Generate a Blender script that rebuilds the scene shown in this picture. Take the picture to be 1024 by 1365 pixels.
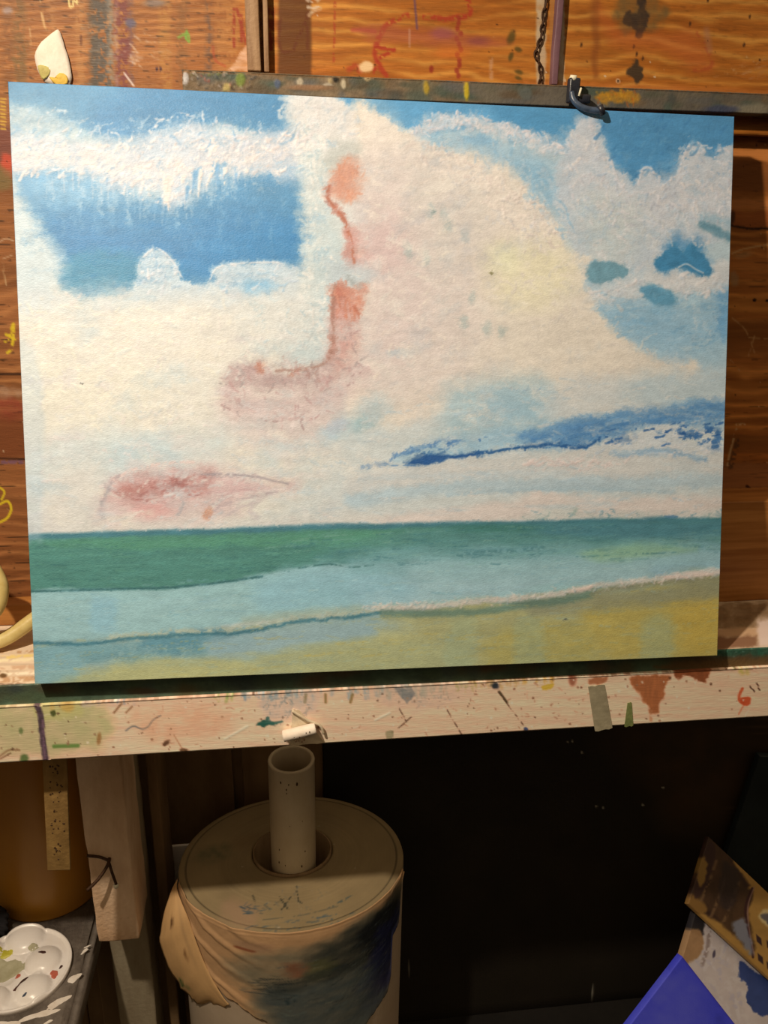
import bpy, bmesh, math, random
import numpy as np
from mathutils import Vector, Matrix
for o in list(bpy.data.objects): bpy.data.objects.remove(o)
S = bpy.context.scene
COL = S.collection
# ---------------------------------------------------------------- camera
# metres; x runs along the studio wall, y into it, z up; the origin is the lower left front corner of the canvas
CANVAS_GRID = [[1088.43144, 39.10845, 10.44787], [65.88415, 865.62104, 108.35722], [0.12199, 0.06759, 1.0]]
CANVAS_CORNERS = [[0.00535, 0.14907, 0.58736], [0.76302, 0.14116, 0.57937], [0.75772, -0.00664, -0.00299], [0.0, 0.0, 0.0]]
UPPER_WALL_GRID = [[1115.22255, -147.80715, 99.45467], [56.45701, -1222.98481, 811.314], [0.12219, -0.32442, 1.0]]
LOWER_WALL_GRID = [[1095.08499, -145.13819, 104.28346], [55.43757, -1200.90139, 802.11812], [0.11998, -0.31856, 1.0]]
RAIL_GRID = [[1321.11439, -175.09523, 50.08377], [66.88008, -1448.77166, 905.33513], [0.14475, -0.38431, 1.0]]
BAR_GRID = [[1139.31612, -151.00041, 93.67726], [57.67673, -1249.4065, 822.3164], [0.12483, -0.33142, 1.0]]
SHELF_GRID = [[1332.51309, 403.04761, 47.60844], [67.45713, 331.8253, 920.62182], [0.146, 1.0986, 1.0]]
PANEL_GRID = [[886.89462, -117.54547, 154.20553], [44.89814, -972.59389, 707.04735], [0.09717, -0.258, 1.0]]
CAM_POS = [0.26213, -0.78111, 0.45724]
CAM_AXES = [[0.99191, -0.12574, 0.01724], [0.02538, 0.32962, 0.94377], [0.12435, 0.9357, -0.33015]]

cam = bpy.data.cameras.new('camera'); cam_ob = bpy.data.objects.new('camera', cam); COL.objects.link(cam_ob)
cam.sensor_fit = 'VERTICAL'; cam.sensor_height = 36; cam.sensor_width = 27; cam.lens = 1080 / 1365 * 36; cam.clip_start = .02
r_, u_, f_ = [Vector(v) for v in CAM_AXES]
cam_ob.matrix_world = Matrix(((r_.x, u_.x, -f_.x, CAM_POS[0]), (r_.y, u_.y, -f_.y, CAM_POS[1]), (r_.z, u_.z, -f_.z, CAM_POS[2]), (0, 0, 0, 1)))
S.camera = cam_ob
# ---------------------------------------------------------------- light
S.view_settings.view_transform = 'Standard'; S.view_settings.look = 'None'; S.view_settings.exposure = 0.0; S.view_settings.gamma = 1.0
S.view_settings.use_curve_mapping = False
wd = bpy.data.worlds.new('room_glow'); S.world = wd; wd.use_nodes = True
nt = wd.node_tree; bg = nt.nodes['Background']       # a dim room: a lit ceiling above, a dark floor below
tc = nt.nodes.new('ShaderNodeTexCoord'); sp = nt.nodes.new('ShaderNodeSeparateXYZ'); rp = nt.nodes.new('ShaderNodeMapRange')
rp.inputs['From Min'].default_value = -.05; rp.inputs['From Max'].default_value = .8; rp.inputs['To Min'].default_value = .012; rp.inputs['To Max'].default_value = .50
nt.links.new(tc.outputs['Generated'], sp.inputs[0]); nt.links.new(sp.outputs['Z'], rp.inputs['Value']); nt.links.new(rp.outputs[0], bg.inputs['Strength'])
bg.inputs['Color'].default_value = (1.0, .72, .42, 1)
LAMP = (-.19, -.60, 1.08)
ld = bpy.data.lights.new('clamp_lamp_bulb', 'SPOT'); ld.energy = 76; ld.color = (1.0, .83, .62); ld.shadow_soft_size = .022
ld.spot_size = math.radians(112); ld.spot_blend = 1.0
lo = bpy.data.objects.new('clamp_lamp_bulb', ld); COL.objects.link(lo); lo.location = LAMP
lo.rotation_euler = (Vector((.65, .05, -.20)) - Vector(LAMP)).to_track_quat('-Z', 'Y').to_euler()
LIT = np.array((1.0, .86, .68), np.float32)      # how the lamp tints a pigment when colours are mixed by eye
# ---------------------------------------------------------------- pigment engine (numpy)
def _hash(i, j, s):
    n = (i.astype(np.int64) * 374761393 + j.astype(np.int64) * 668265263 + s * 974634777) & 0x7fffffff
    n = ((n ^ (n >> 13)) * 1274126177) & 0x7fffffff
    n = (n ^ (n >> 16)) & 0xffff
    return n.astype(np.float32) / 65535.0
def vnoise(x, y, s=0):
    i = np.floor(x); j = np.floor(y); fx = x - i; fy = y - j
    fx = fx * fx * (3 - 2 * fx); fy = fy * fy * (3 - 2 * fy)
    a = _hash(i, j, s); b = _hash(i + 1, j, s); c = _hash(i, j + 1, s); d = _hash(i + 1, j + 1, s)
    return (a + (b - a) * fx) * (1 - fy) + (c + (d - c) * fx) * fy - 0.5
def fbm(x, y, s=0, o=4, g=0.55):
    t = 0; a = 1.0; n = 0
    for k in range(o):
        t = t + a * vnoise(x * 2 ** k + 17.3 * k, y * 2 ** k - 9.1 * k, s + k); n += a; a *= g
    return t / n * 1.6
def sstep(a, b, x):
    t = np.clip((x - a) / (b - a), 0, 1); return t * t * (3 - 2 * t)
def crom(pts, closed=True, k=5):
    P = [np.array(p, float) for p in pts]; n = len(P); out = []
    for i in range(n if closed else n - 1):
        g = lambda q: P[q % n] if closed else P[min(max(q, 0), n - 1)]
        a, b, c, d = g(i - 1), g(i), g(i + 1), g(i + 2)
        for t in range(k):
            t /= k
            out.append(0.5 * (2 * b + (c - a) * t + (2 * a - 5 * b + 4 * c - d) * t * t + (3 * b - a - 3 * c + d) * t ** 3))
    if not closed: out.append(P[-1])
    return np.array(out)
class Pad:
    """a grid of pigment: X, Y are drawing coordinates of every vertex, C its colour (sRGB 0..1), Z paint thickness"""
    def __init__(s, X, Y, col):
        s.X = X.astype(np.float32); s.Y = Y.astype(np.float32)
        s.C = np.empty(X.shape + (3,), np.float32); s.C[:] = np.array(col, np.float32) / 255
        s.Z = np.zeros(X.shape, np.float32); s.seed = 1; s.sk = 1.0
    def _box(s, x0, y0, x1, y1):
        m = (s.X >= x0) & (s.X <= x1) & (s.Y >= y0) & (s.Y <= y1)
        r = np.where(m.any(1))[0]; c = np.where(m.any(0))[0]
        if len(r) == 0: return None
        return slice(r[0], r[-1] + 1), slice(c[0], c[-1] + 1)
    def _put(s, b, m, col, tex, z=0):
        X, Y = s.X[b], s.Y[b]
        col = np.array(col, np.float32) / 255
        if tex:
            n = fbm(X / tex[1], Y / (tex[2] if len(tex) > 2 else tex[1]), s.seed + 50, 4)
            col = col * (1 + tex[0] * n[..., None])
        s.C[b] += (col - s.C[b]) * m[..., None]
        if z: s.Z[b] += z * m
    def fill(s, pts, col, soft=6, warp=(6, 30), op=1.0, tex=None, mot=None, smooth=True, z=0, col2=None):
        s.seed += 7; soft = soft * s.sk
        p = crom(pts) if smooth else np.array(pts, float)
        mg = soft + warp[0] + 2
        b = s._box(p[:, 0].min() - mg, p[:, 1].min() - mg, p[:, 0].max() + mg, p[:, 1].max() + mg)
        if b is None: return
        X = s.X[b]; Y = s.Y[b]
        if warp[0]:
            sx = warp[1]; sy = warp[2] if len(warp) > 2 else warp[1]
            Xw = X + warp[0] * 1.6 * fbm(X / sx, Y / sy, s.seed); Yw = Y + warp[0] * 1.6 * fbm(X / sx, Y / sy, s.seed + 3)
        else: Xw, Yw = X, Y
        d2 = np.full(X.shape, 1e12, np.float32); ins = np.zeros(X.shape, bool)
        for i in range(len(p)):
            a = p[i - 1]; c = p[i]; e = c - a; L = e @ e + 1e-9
            wx = Xw - a[0]; wy = Yw - a[1]
            t = np.clip((wx * e[0] + wy * e[1]) / L, 0, 1)
            d2 = np.minimum(d2, (wx - t * e[0]) ** 2 + (wy - t * e[1]) ** 2)
            if a[1] != c[1]:
                ins ^= ((a[1] > Yw) != (c[1] > Yw)) & (Xw < (c[0] - a[0]) * (Yw - a[1]) / (c[1] - a[1]) + a[0])
        sd = np.sqrt(d2); sd = np.where(ins, sd, -sd)
        m = sstep(-soft, soft, sd) * op
        if mot:
            n = fbm(X / mot[1], Y / (mot[2] if len(mot) > 2 else mot[1]), s.seed + 9)
            m = m * np.clip(1 - mot[0] * (0.5 + 1.4 * n), 0, 1)
        if col2 is not None:   # vertical blend of two pigments
            y0, y1 = p[:, 1].min(), p[:, 1].max()
            t = np.clip((Y - y0) / (y1 - y0), 0, 1)[..., None]
            col = np.array(col, np.float32) * (1 - t) + np.array(col2, np.float32) * t
        s._put(b, m, col, tex, z)
    def stroke(s, pts, w, col, soft=2, op=1.0, warp=(0, 10), dry=0, smooth=True, tex=None, z=0, w2=None):
        s.seed += 7
        p = crom(pts, False) if smooth and len(pts) > 2 else np.array(pts, float)
        w2 = w if w2 is None else w2
        mg = max(w, w2) + soft + warp[0] + 2
        b = s._box(p[:, 0].min() - mg, p[:, 1].min() - mg, p[:, 0].max() + mg, p[:, 1].max() + mg)
        if b is None: return
        X = s.X[b]; Y = s.Y[b]
        if warp[0]:
            Xw = X + warp[0] * 1.6 * fbm(X / warp[1], Y / warp[1], s.seed); Yw = Y + warp[0] * 1.6 * fbm(X / warp[1], Y / warp[1], s.seed + 3)
        else: Xw, Yw = X, Y
        best = np.full(X.shape, -1e9, np.float32); n = len(p) - 1
        for i in range(n):
            a = p[i]; e = p[i + 1] - a; L = e @ e + 1e-9
            wx = Xw - a[0]; wy = Yw - a[1]
            t = np.clip((wx * e[0] + wy * e[1]) / L, 0, 1)
            ww = w + (w2 - w) * (i + t) / n
            best = np.maximum(best, ww / 2 - np.sqrt((wx - t * e[0]) ** 2 + (wy - t * e[1]) ** 2))
        m = sstep(-soft, soft, best) * op
        if dry:
            n_ = vnoise(X / 3.0, Y / 3.0, s.seed + 5) + vnoise(X / 9, Y / 6, s.seed + 6)
            m = m * sstep(-0.1, 0.25, n_ + 0.35 - dry)
        s._put(b, m, col, tex, z)
    def blob(s, x, y, rx, ry, col, rot=0, soft=0.5, op=1.0, warp=0.2, tex=None, mot=None, z=0):
        s.seed += 7
        R = max(rx, ry) * (1 + soft + warp) + 2
        b = s._box(x - R, y - R, x + R, y + R)
        if b is None: return
        X = s.X[b] - x; Y = s.Y[b] - y; c, q = math.cos(rot), math.sin(rot)
        u = (X * c + Y * q) / rx; v = (-X * q + Y * c) / ry
        d = np.sqrt(u * u + v * v) + warp * 1.5 * fbm(s.X[b] / (R * .5), s.Y[b] / (R * .5), s.seed)
        m = (1 - sstep(1 - soft, 1 + soft, d)) * op
        if mot:
            n = fbm(s.X[b] / mot[1], s.Y[b] / mot[1], s.seed + 9); m = m * np.clip(1 - mot[0] * (.5 + 1.4 * n), 0, 1)
        s._put(b, m, col, tex, z)
    def dabs(s, pts, n, ln, w, ang, cols, op=0.6, rng=None, soft=1.2, dry=0.25, z=0, curve=0.3):
        p = crom(pts); rng = rng or random.Random(s.seed)
        x0, y0 = p.min(0); x1, y1 = p.max(0); k = 0
        from_ = 0
        while k < n and from_ < n * 12:
            from_ += 1
            x = rng.uniform(x0, x1); y = rng.uniform(y0, y1); ins = False
            for i in range(len(p)):
                a = p[i - 1]; c = p[i]
                if (a[1] > y) != (c[1] > y) and x < (c[0] - a[0]) * (y - a[1]) / (c[1] - a[1]) + a[0]: ins = not ins
            if not ins: continue
            k += 1
            A = math.radians(rng.gauss(*ang)); L = ln * rng.uniform(.5, 1.4); W = w * rng.uniform(.6, 1.4); q = rng.uniform(-curve, curve)
            dx, dy = math.cos(A) * L / 2, math.sin(A) * L / 2
            s.stroke([(x - dx, y - dy), (x - dy * q, y + dx * q), (x + dx, y + dy)], W, rng.choice(cols), soft, op * rng.uniform(.5, 1), dry=dry, z=z, w2=W * .5)
    def speck(s, box, n, r, cols, rng, op=.9):
        for k in range(n):
            R = r * rng.uniform(.5, 1.6)
            s.blob(rng.uniform(box[0], box[2]), rng.uniform(box[1], box[3]), R, R * rng.uniform(.5, 1.2), rng.choice(cols), rng.uniform(0, 3), .4, op, .3)
    def scatter(s, ax, ay, sx, sy, seed=1, mask=None):
        # drag neighbouring pigments into one another, as bristles do
        h, w = s.X.shape; I, J = np.mgrid[0:h, 0:w]
        px = abs(s.X[h // 2, w // 2 + 1] - s.X[h // 2, w // 2]); py = abs(s.Y[h // 2 + 1, w // 2] - s.Y[h // 2, w // 2])
        dx = ax * 2 * fbm(s.X / sx, s.Y / sy, seed, 3, .7); dy = ay * 2 * fbm(s.X / sx, s.Y / sy, seed + 31, 3, .7)
        if mask is not None: dx = dx * mask; dy = dy * mask
        jj = np.clip(np.rint(J + dx / px), 0, w - 1).astype(int); ii = np.clip(np.rint(I + dy / py), 0, h - 1).astype(int)
        s.C = s.C[ii, jj]
    def veil(s, pts, col, op, sx, sy, lo=0.0, hi=.5, soft=20, ang=0):
        # thin broken scumble of another pigment
        s.seed += 7; C0 = s.C.copy()
        s.fill(pts, col, soft, (8, 30))
        c, q = math.cos(ang), math.sin(ang)
        n = fbm((s.X * c + s.Y * q) / sx, (s.Y * c - s.X * q) / sy, s.seed + 2, 5, .65)
        m = (sstep(lo, hi, n) * op)[..., None]
        s.C = C0 + (s.C - C0) * m
    def grain(s, amp, sx, sy, seed=3):
        s.C *= (1 + amp * fbm(s.X / sx, s.Y / sy, seed, 4))[..., None]
# ---------------------------------------------------------------- helpers
def lin(c):
    c = np.asarray(c, np.float32); return np.where(c <= .04045, c / 12.92, ((np.maximum(c, 0) + .055) / 1.055) ** 2.4)
def alb(c, k=1.0):
    """pigment of a colour seen under the lamp (0..255) -> albedo"""
    return tuple(float(v) for v in np.clip(lin(np.array(c, np.float32) / 255) / LIT * k, .002, .93))
def node(nt, typ, **kw):
    n = nt.nodes.new(typ)
    for k, v in kw.items():
        if k in n.inputs: n.inputs[k].default_value = v
        else: setattr(n, k, v)
    return n
def mat(name, c1, c2=None, scale=(20, 20, 20), rough=.6, bump=.15, bscale=120, detail=6, metal=0, spec=.35, k=1.0, wave=None, bdist=.002):
    m = bpy.data.materials.new(name); m.use_nodes = True; nt = m.node_tree; b = nt.nodes['Principled BSDF']
    b.inputs['Roughness'].default_value = rough; b.inputs['Metallic'].default_value = metal; b.inputs['Specular IOR Level'].default_value = spec
    tc = node(nt, 'ShaderNodeTexCoord'); mp = node(nt, 'ShaderNodeMapping'); mp.inputs['Scale'].default_value = scale
    nt.links.new(tc.outputs['Object'], mp.inputs[0])
    no = node(nt, 'ShaderNodeTexNoise', Scale=1.0, Detail=detail, Roughness=.65); nt.links.new(mp.outputs[0], no.inputs['Vector'])
    rp = node(nt, 'ShaderNodeValToRGB'); rp.color_ramp.elements[0].position = .36; rp.color_ramp.elements[1].position = .66
    rp.color_ramp.elements[0].color = (*alb(c2 or c1, k), 1); rp.color_ramp.elements[1].color = (*alb(c1, k), 1)
    nt.links.new(no.outputs['Fac'], rp.inputs[0]); nt.links.new(rp.outputs[0], b.inputs['Base Color'])
    n2 = node(nt, 'ShaderNodeTexNoise', Scale=bscale, Detail=4.0); bp = node(nt, 'ShaderNodeBump', Strength=bump, Distance=bdist)
    nt.links.new(tc.outputs['Object'], n2.inputs['Vector']); nt.links.new(n2.outputs['Fac'], bp.inputs['Height']); nt.links.new(bp.outputs[0], b.inputs['Normal'])
    return m
def pigment(name, rough=.55, spec=.3, bump=.2, bscale=(600, 600, 600), bdist=.0006, bump2=0):
    m = bpy.data.materials.new(name); m.use_nodes = True; nt = m.node_tree; b = nt.nodes['Principled BSDF']
    b.inputs['Roughness'].default_value = rough; b.inputs['Specular IOR Level'].default_value = spec
    at = node(nt, 'ShaderNodeAttribute', attribute_name='pigment'); nt.links.new(at.outputs['Color'], b.inputs['Base Color'])
    tc = node(nt, 'ShaderNodeTexCoord'); mp = node(nt, 'ShaderNodeMapping'); mp.inputs['Scale'].default_value = bscale
    nt.links.new(tc.outputs['Object'], mp.inputs[0])
    no = node(nt, 'ShaderNodeTexNoise', Scale=1.0, Detail=3.0); nt.links.new(mp.outputs[0], no.inputs['Vector'])
    bp = node(nt, 'ShaderNodeBump', Strength=bump, Distance=bdist); nt.links.new(no.outputs['Fac'], bp.inputs['Height']); nt.links.new(bp.outputs[0], b.inputs['Normal'])
    return m
def mesh_obj(name, me, m, parent=None, loc=None):
    o = bpy.data.objects.new(name, me); COL.objects.link(o)
    if m is not None: me.materials.append(m)
    if parent is not None: o.parent = parent
    if loc is not None: o.location = loc
    return o
def from_bm(name, bm, m, parent=None, smooth=False, loc=None):
    me = bpy.data.meshes.new(name); bmesh.ops.recalc_face_normals(bm, faces=bm.faces); bm.to_mesh(me); bm.free()
    if smooth: me.polygons.foreach_set('use_smooth', [True] * len(me.polygons))
    return mesh_obj(name, me, m, parent, loc)
def thing(name, label, cat, loc=(0, 0, 0), group=None):
    o = bpy.data.objects.new(name, None); COL.objects.link(o); o.location = loc; o.empty_display_size = .02
    o['label'] = label; o['category'] = cat
    if group: o['group'] = group
    return o
def tag(o, label, cat, group=None):
    o['label'] = label; o['category'] = cat
    if group: o['group'] = group
    return o
def struct(o): o['kind'] = 'structure'; return o
def add_box(bm, x0, x1, y0, y1, z0, z1, bev=0, seg=1):
    r = bmesh.ops.create_cube(bm, size=1)
    for v in r['verts']:
        v.co = Vector(((x0 + x1) / 2 + v.co.x * (x1 - x0), (y0 + y1) / 2 + v.co.y * (y1 - y0), (z0 + z1) / 2 + v.co.z * (z1 - z0)))
    if bev: bmesh.ops.bevel(bm, geom=list({e for v in r['verts'] for e in v.link_edges}), offset=bev, segments=seg, affect='EDGES', profile=.6)
    return r['verts']
def rough_box(name, x0, x1, y0, y1, z0, z1, m, parent=None, bev=.003, cut=.02, amp=.0012, seed=1, loc=(0, 0, 0)):
    """sawn timber: a bevelled bar with slightly uneven faces and worn corners"""
    bm = bmesh.new(); add_box(bm, x0, x1, y0, y1, z0, z1)
    for ax, (a, b) in enumerate(((x0, x1), (y0, y1), (z0, z1))):
        n = min(40, int((b - a) / cut))
        for i in range(1, n):
            co = [0, 0, 0]; no = [0, 0, 0]; co[ax] = a + (b - a) * i / n; no[ax] = 1
            bmesh.ops.bisect_plane(bm, geom=bm.verts[:] + bm.edges[:] + bm.faces[:], plane_co=co, plane_no=no)
    hard = [e for e in bm.edges if len(e.link_faces) == 2 and e.calc_face_angle(0) > 1]
    bmesh.ops.bevel(bm, geom=hard, offset=bev, segments=2, affect='EDGES', profile=.6)
    for v in bm.verts:
        p = np.array([v.co.x, v.co.y, v.co.z]); n = lambda s: float(vnoise(np.array([p[0] * 45 + p[2] * 31]), np.array([p[1] * 45 + p[2] * 37]), s)[0])
        v.co += Vector((n(seed), n(seed + 1), n(seed + 2))) * amp * 2
    return from_bm(name, bm, m, parent, True, loc)
def tube(name, pts, r, m, parent=None, n=10, closed=False, r2=None, smooth=True, loc=None, k=6):
    P = crom(pts, closed, k) if len(pts) > 2 else np.array(pts, float)
    bm = bmesh.new(); rings = []; N = len(P); up = Vector((0, 0, 1)); prev = None
    for i in range(N):
        a = Vector(P[(i - 1) % N] if closed else P[max(i - 1, 0)]); b = Vector(P[(i + 1) % N] if closed else P[min(i + 1, N - 1)])
        t = (b - a).normalized()
        if prev is None:
            q = t.cross(up); q = q if q.length > .1 else t.cross(Vector((1, 0, 0))); q.normalize()
        else: q = (prev - t * prev.dot(t)).normalized()
        prev = q; w = t.cross(q); R = r if r2 is None else r + (r2 - r) * i / max(N - 1, 1)
        rings.append([bm.verts.new(Vector(P[i]) + (q * math.cos(j * 2 * math.pi / n) + w * math.sin(j * 2 * math.pi / n)) * R) for j in range(n)])
    for i in range(N if closed else N - 1):
        A = rings[i]; B = rings[(i + 1) % N]
        for j in range(n): bm.faces.new((A[j], A[(j + 1) % n], B[(j + 1) % n], B[j]))
    if not closed: bm.faces.new(rings[0][::-1]); bm.faces.new(rings[-1])
    return from_bm(name, bm, m, parent, smooth, loc)
def lathe(name, prof, m, parent=None, n=64, sx=1, sy=1, loc=(0, 0, 0), smooth=True, closed=False):
    bm = bmesh.new(); rings = []
    for r, z in prof:
        if r < 1e-6: rings.append([bm.verts.new((0, 0, z))])
        else: rings.append([bm.verts.new((r * sx * math.cos(2 * math.pi * i / n), r * sy * math.sin(2 * math.pi * i / n), z)) for i in range(n)])
    L = len(rings)
    for a in range(L if closed else L - 1):
        A, B = rings[a], rings[(a + 1) % L]
        for i in range(n):
            j = (i + 1) % n
            if len(A) == 1 and len(B) == 1: continue
            if len(A) == 1: bm.faces.new((A[0], B[i], B[j]))
            elif len(B) == 1: bm.faces.new((A[i], A[j], B[0]))
            else: bm.faces.new((A[i], A[j], B[j], B[i]))
    o = from_bm(name, bm, m, parent, smooth, loc); return o
def grid_mesh(name, P, col, m, parent=None, smooth=True, flip=False, wrap=False):
    """P: (h, w, 3) points, col: (h, w, 3) albedo stored as the 'pigment' attribute"""
    h, w = P.shape[:2]; me = bpy.data.meshes.new(name)
    I = np.arange(h * w).reshape(h, w)
    if wrap: J = np.concatenate([I, I[:, :1]], 1)
    else: J = I
    q = np.stack([J[:-1, :-1], J[:-1, 1:], J[1:, 1:], J[1:, :-1]], -1).reshape(-1, 4)
    if flip: q = q[:, ::-1]
    me.vertices.add(h * w); me.vertices.foreach_set('co', P.reshape(-1).astype(np.float32))
    me.loops.add(q.size); me.loops.foreach_set('vertex_index', q.reshape(-1).astype(np.int32))
    me.polygons.add(len(q)); me.polygons.foreach_set('loop_start', np.arange(0, q.size, 4, dtype=np.int32))
    me.polygons.foreach_set('loop_total', np.full(len(q), 4, np.int32))
    if smooth: me.polygons.foreach_set('use_smooth', np.ones(len(q), bool))
    me.update(calc_edges=True); me.validate()
    a = me.attributes.new('pigment', 'FLOAT_COLOR', 'POINT')
    c = np.ones((h * w, 4), np.float32); c[:, :3] = col.reshape(-1, 3); a.data.foreach_set('color', c.reshape(-1))
    return mesh_obj(name, me, m, parent)
def to_albedo(C, k=1.0): return np.clip(lin(np.clip(C, 0, 1)) / LIT * k, .002, .93)
def sketch(H, A, B):
    H = np.array(H); d = H[2, 0] * A + H[2, 1] * B + H[2, 2]
    return (H[0, 0] * A + H[0, 1] * B + H[0, 2]) / d, (H[1, 0] * A + H[1, 1] * B + H[1, 2]) / d
def slab(name, x, y, z, ax, H, paint, m, parent=None, k=1.0, rnd=.002, relief=.0, base=(120, 90, 60), skip=()):
    """a board whose face `ax` carries pigment: the front grid is wrapped back over its four edges.
    x, y, z: coordinate arrays / pairs. ax = 'y' -> face at y[0] looking to -y; ax = 'z' -> face at z[1] looking up"""
    if ax == 'y': a, b, d0, d1 = np.asarray(x), np.asarray(z), y[0], y[1]
    else: a, b, d0, d1 = np.asarray(x), np.asarray(y), z[1], z[0]
    A0 = np.concatenate([[a[0], a[0]], a, [a[-1], a[-1]]]); B0 = np.concatenate([[b[0], b[0]], b, [b[-1], b[-1]]])
    A, B = np.meshgrid(A0, B0); D = np.full(A.shape, d0, float); sg = 1 if d1 > d0 else -1
    for sl, dd in ((np.s_[1, :], sg * rnd), (np.s_[-2, :], sg * rnd), (np.s_[:, 1], sg * rnd), (np.s_[:, -2], sg * rnd)): D[sl] = d0 + dd
    for sl in (np.s_[0, :], np.s_[-1, :], np.s_[:, 0], np.s_[:, -1]): D[sl] = d1
    X, Y = sketch(H, A, B)
    g = paint(X, Y)
    if relief: D[2:-2, 2:-2] -= sg * relief * g.Z[2:-2, 2:-2]
    # pull the outermost face row in a touch for a rounded arris
    for sl, arr, s_ in ((np.s_[2, :], B, 1), (np.s_[-3, :], B, -1), (np.s_[:, 2], A, 1), (np.s_[:, -3], A, -1)): arr[sl] += s_ * rnd
    P = np.stack([A, D, B], -1) if ax == 'y' else np.stack([A, B, D], -1)
    return grid_mesh(name, P, to_albedo(g.C, k), m, parent, flip=(ax == 'z') != True)
def lay(lo, mids, hi):
    """coordinate array: (start, end, step) fine runs inside a coarse range"""
    out = [lo]
    for s, e, st in mids:
        if s - out[-1] > .03: out += list(np.arange(out[-1] + .03, s, .03))
        out += list(np.arange(s, e, st))
    if hi - out[-1] > .03: out += list(np.arange(out[-1] + .03, hi, .03))
    return np.array(out + [hi])
# ---------------------------------------------------------------- the seascape, painted in sketch units (u along the canvas, v down it)
def paint_seascape(X, Y):
    g = Pad(X, Y, (214, 216, 208)); R = random.Random(4)
    WHT = (236, 223, 208); CRM = (238, 224, 200); PALE = (206, 214, 212)
    g.sk = 1.5
    # --- the ground of soft cream and pale blue
    g.fill([(0, 380), (200, 385), (420, 400), (440, 600), (300, 720), (0, 720)], (229, 221, 204), 30, (14, 60), tex=(.03, 25))
    g.fill([(20, 400), (120, 400), (200, 480), (180, 560), (40, 560)], (236, 226, 203), 30, (12, 40), .8)
    # --- upper left blue
    g.fill([(0, 90), (420, 110), (405, 150), (385, 185), (330, 172), (250, 168), (160, 185), (60, 150), (0, 135)], (98, 152, 184), 6, (5, 30), tex=(.07, 60, 14))
    g.fill([(180, 110), (400, 125), (395, 165), (345, 165), (300, 160), (200, 190), (120, 178)], (80, 138, 178), 14, (8, 40), .7, tex=(.07, 50, 12))
    g.fill([(0, 130), (60, 138), (110, 170), (80, 200), (0, 190)], (142, 174, 190), 14, (8, 20), .7, mot=(.6, 10))
    # --- blue pool under the left band
    g.fill([(24, 225), (120, 232), (220, 262), (300, 236), (405, 222), (412, 300), (408, 358), (375, 368), (300, 372), (180, 388), (120, 392), (85, 380), (66, 330), (36, 285)], (104, 156, 190), 9, (6, 30), tex=(.05, 40, 10), col2=(72, 132, 166))
    g.fill([(72, 290), (200, 300), (300, 280), (400, 290), (405, 345), (280, 375), (180, 378), (110, 385), (80, 350)], (78, 138, 182), 20, (8, 40), .8, tex=(.06, 40, 8))
    g.fill([(80, 350), (130, 335), (200, 345), (260, 365), (185, 382), (110, 388), (84, 376)], (82, 146, 170), 9, (6, 25), .8, tex=(.08, 20, 6))
    g.fill([(300, 310), (400, 310), (400, 345), (330, 350), (270, 380), (240, 365)], (72, 140, 186), 14, (6, 25), .7)
    g.fill([(40, 225), (130, 235), (180, 258), (100, 275), (40, 262)], (138, 183, 208), 14, (6, 25), .8, tex=(.06, 20))
    # left edge of the pool, soft and pale
    g.fill([(14, 280), (40, 282), (62, 320), (84, 352), (76, 385), (100, 400), (20, 420)], (205, 214, 212), 10, (6, 25), .95)
    # --- upper left cloud band
    band = [(8, 182), (40, 175), (90, 185), (130, 188), (165, 195), (200, 178), (225, 165), (260, 165), (300, 180), (335, 178), (400, 170), (420, 235), (330, 232), (292, 236), (262, 258), (226, 276), (215, 250), (160, 256), (120, 238), (75, 218), (25, 232)]
    g.fill(band, (196, 204, 210), 7, (9, 18), tex=(.06, 12), mot=(.25, 14), z=.5)
    g.fill([(20, 185), (100, 192), (200, 215), (300, 200), (390, 195), (380, 220), (280, 228), (215, 245), (110, 225), (30, 222)], (236, 220, 208), 9, (8, 12), .8, tex=(.05, 8), mot=(.7, 9, 6), z=.3)
    g.dabs(band, 190, 13, 4, (-35, 35), [(244, 228, 214), (226, 216, 210), (196, 205, 212), (238, 222, 210), (205, 211, 214)], .55, z=.5)
    g.dabs([(120, 165), (250, 150), (390, 170), (390, 190), (200, 200)], 50, 12, 3, (-20, 50), [(200, 208, 212), (160, 190, 208), (220, 216, 212)], .5)
    g.dabs([(20, 140), (90, 150), (110, 175), (30, 180)], 34, 12, 2.5, (-40, 50), [(196, 208, 212), (148, 185, 205), (216, 218, 215)], .55)
    # drips pulled down out of the band
    for x, y, l in [(70, 232, 38), (110, 244, 40), (135, 250, 34), (150, 255, 38), (172, 262, 34), (196, 258, 36), (240, 258, 40), (255, 250, 34), (280, 240, 34), (300, 238, 30), (350, 228, 26), (312, 236, 30)]:
        g.stroke([(x, y - 8), (x + R.uniform(-2, 3), y + l * .5), (x + R.uniform(-3, 3), y + l)], 9, (182, 202, 212), 4, .55, dry=.15, w2=3)
    for x, y, l in [(266, 226, 24), (300, 222, 22), (290, 222, 26)]:
        g.stroke([(x, y), (x - 2, y + l)], 9, (120, 170, 200), 3, .7)
    g.stroke([(225, 240), (224, 262), (226, 279)], 16, (236, 220, 206), 2, .95, w2=2, z=.5)
    # the little white hills in the pool
    g.fill([(178, 392), (184, 358), (192, 340), (208, 331), (224, 340), (238, 356), (244, 372), (280, 380), (284, 358), (300, 352), (345, 349), (390, 352), (405, 372), (380, 405), (200, 410)], (199, 211, 214), 3.5, (4, 12), .96, tex=(.05, 10), z=.4)
    g.dabs([(188, 350), (208, 336), (236, 358), (225, 372), (195, 372)], 26, 10, 3, (-60, 40), [(216, 216, 216), (180, 200, 210), (224, 220, 216)], .6, z=.4)
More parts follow.
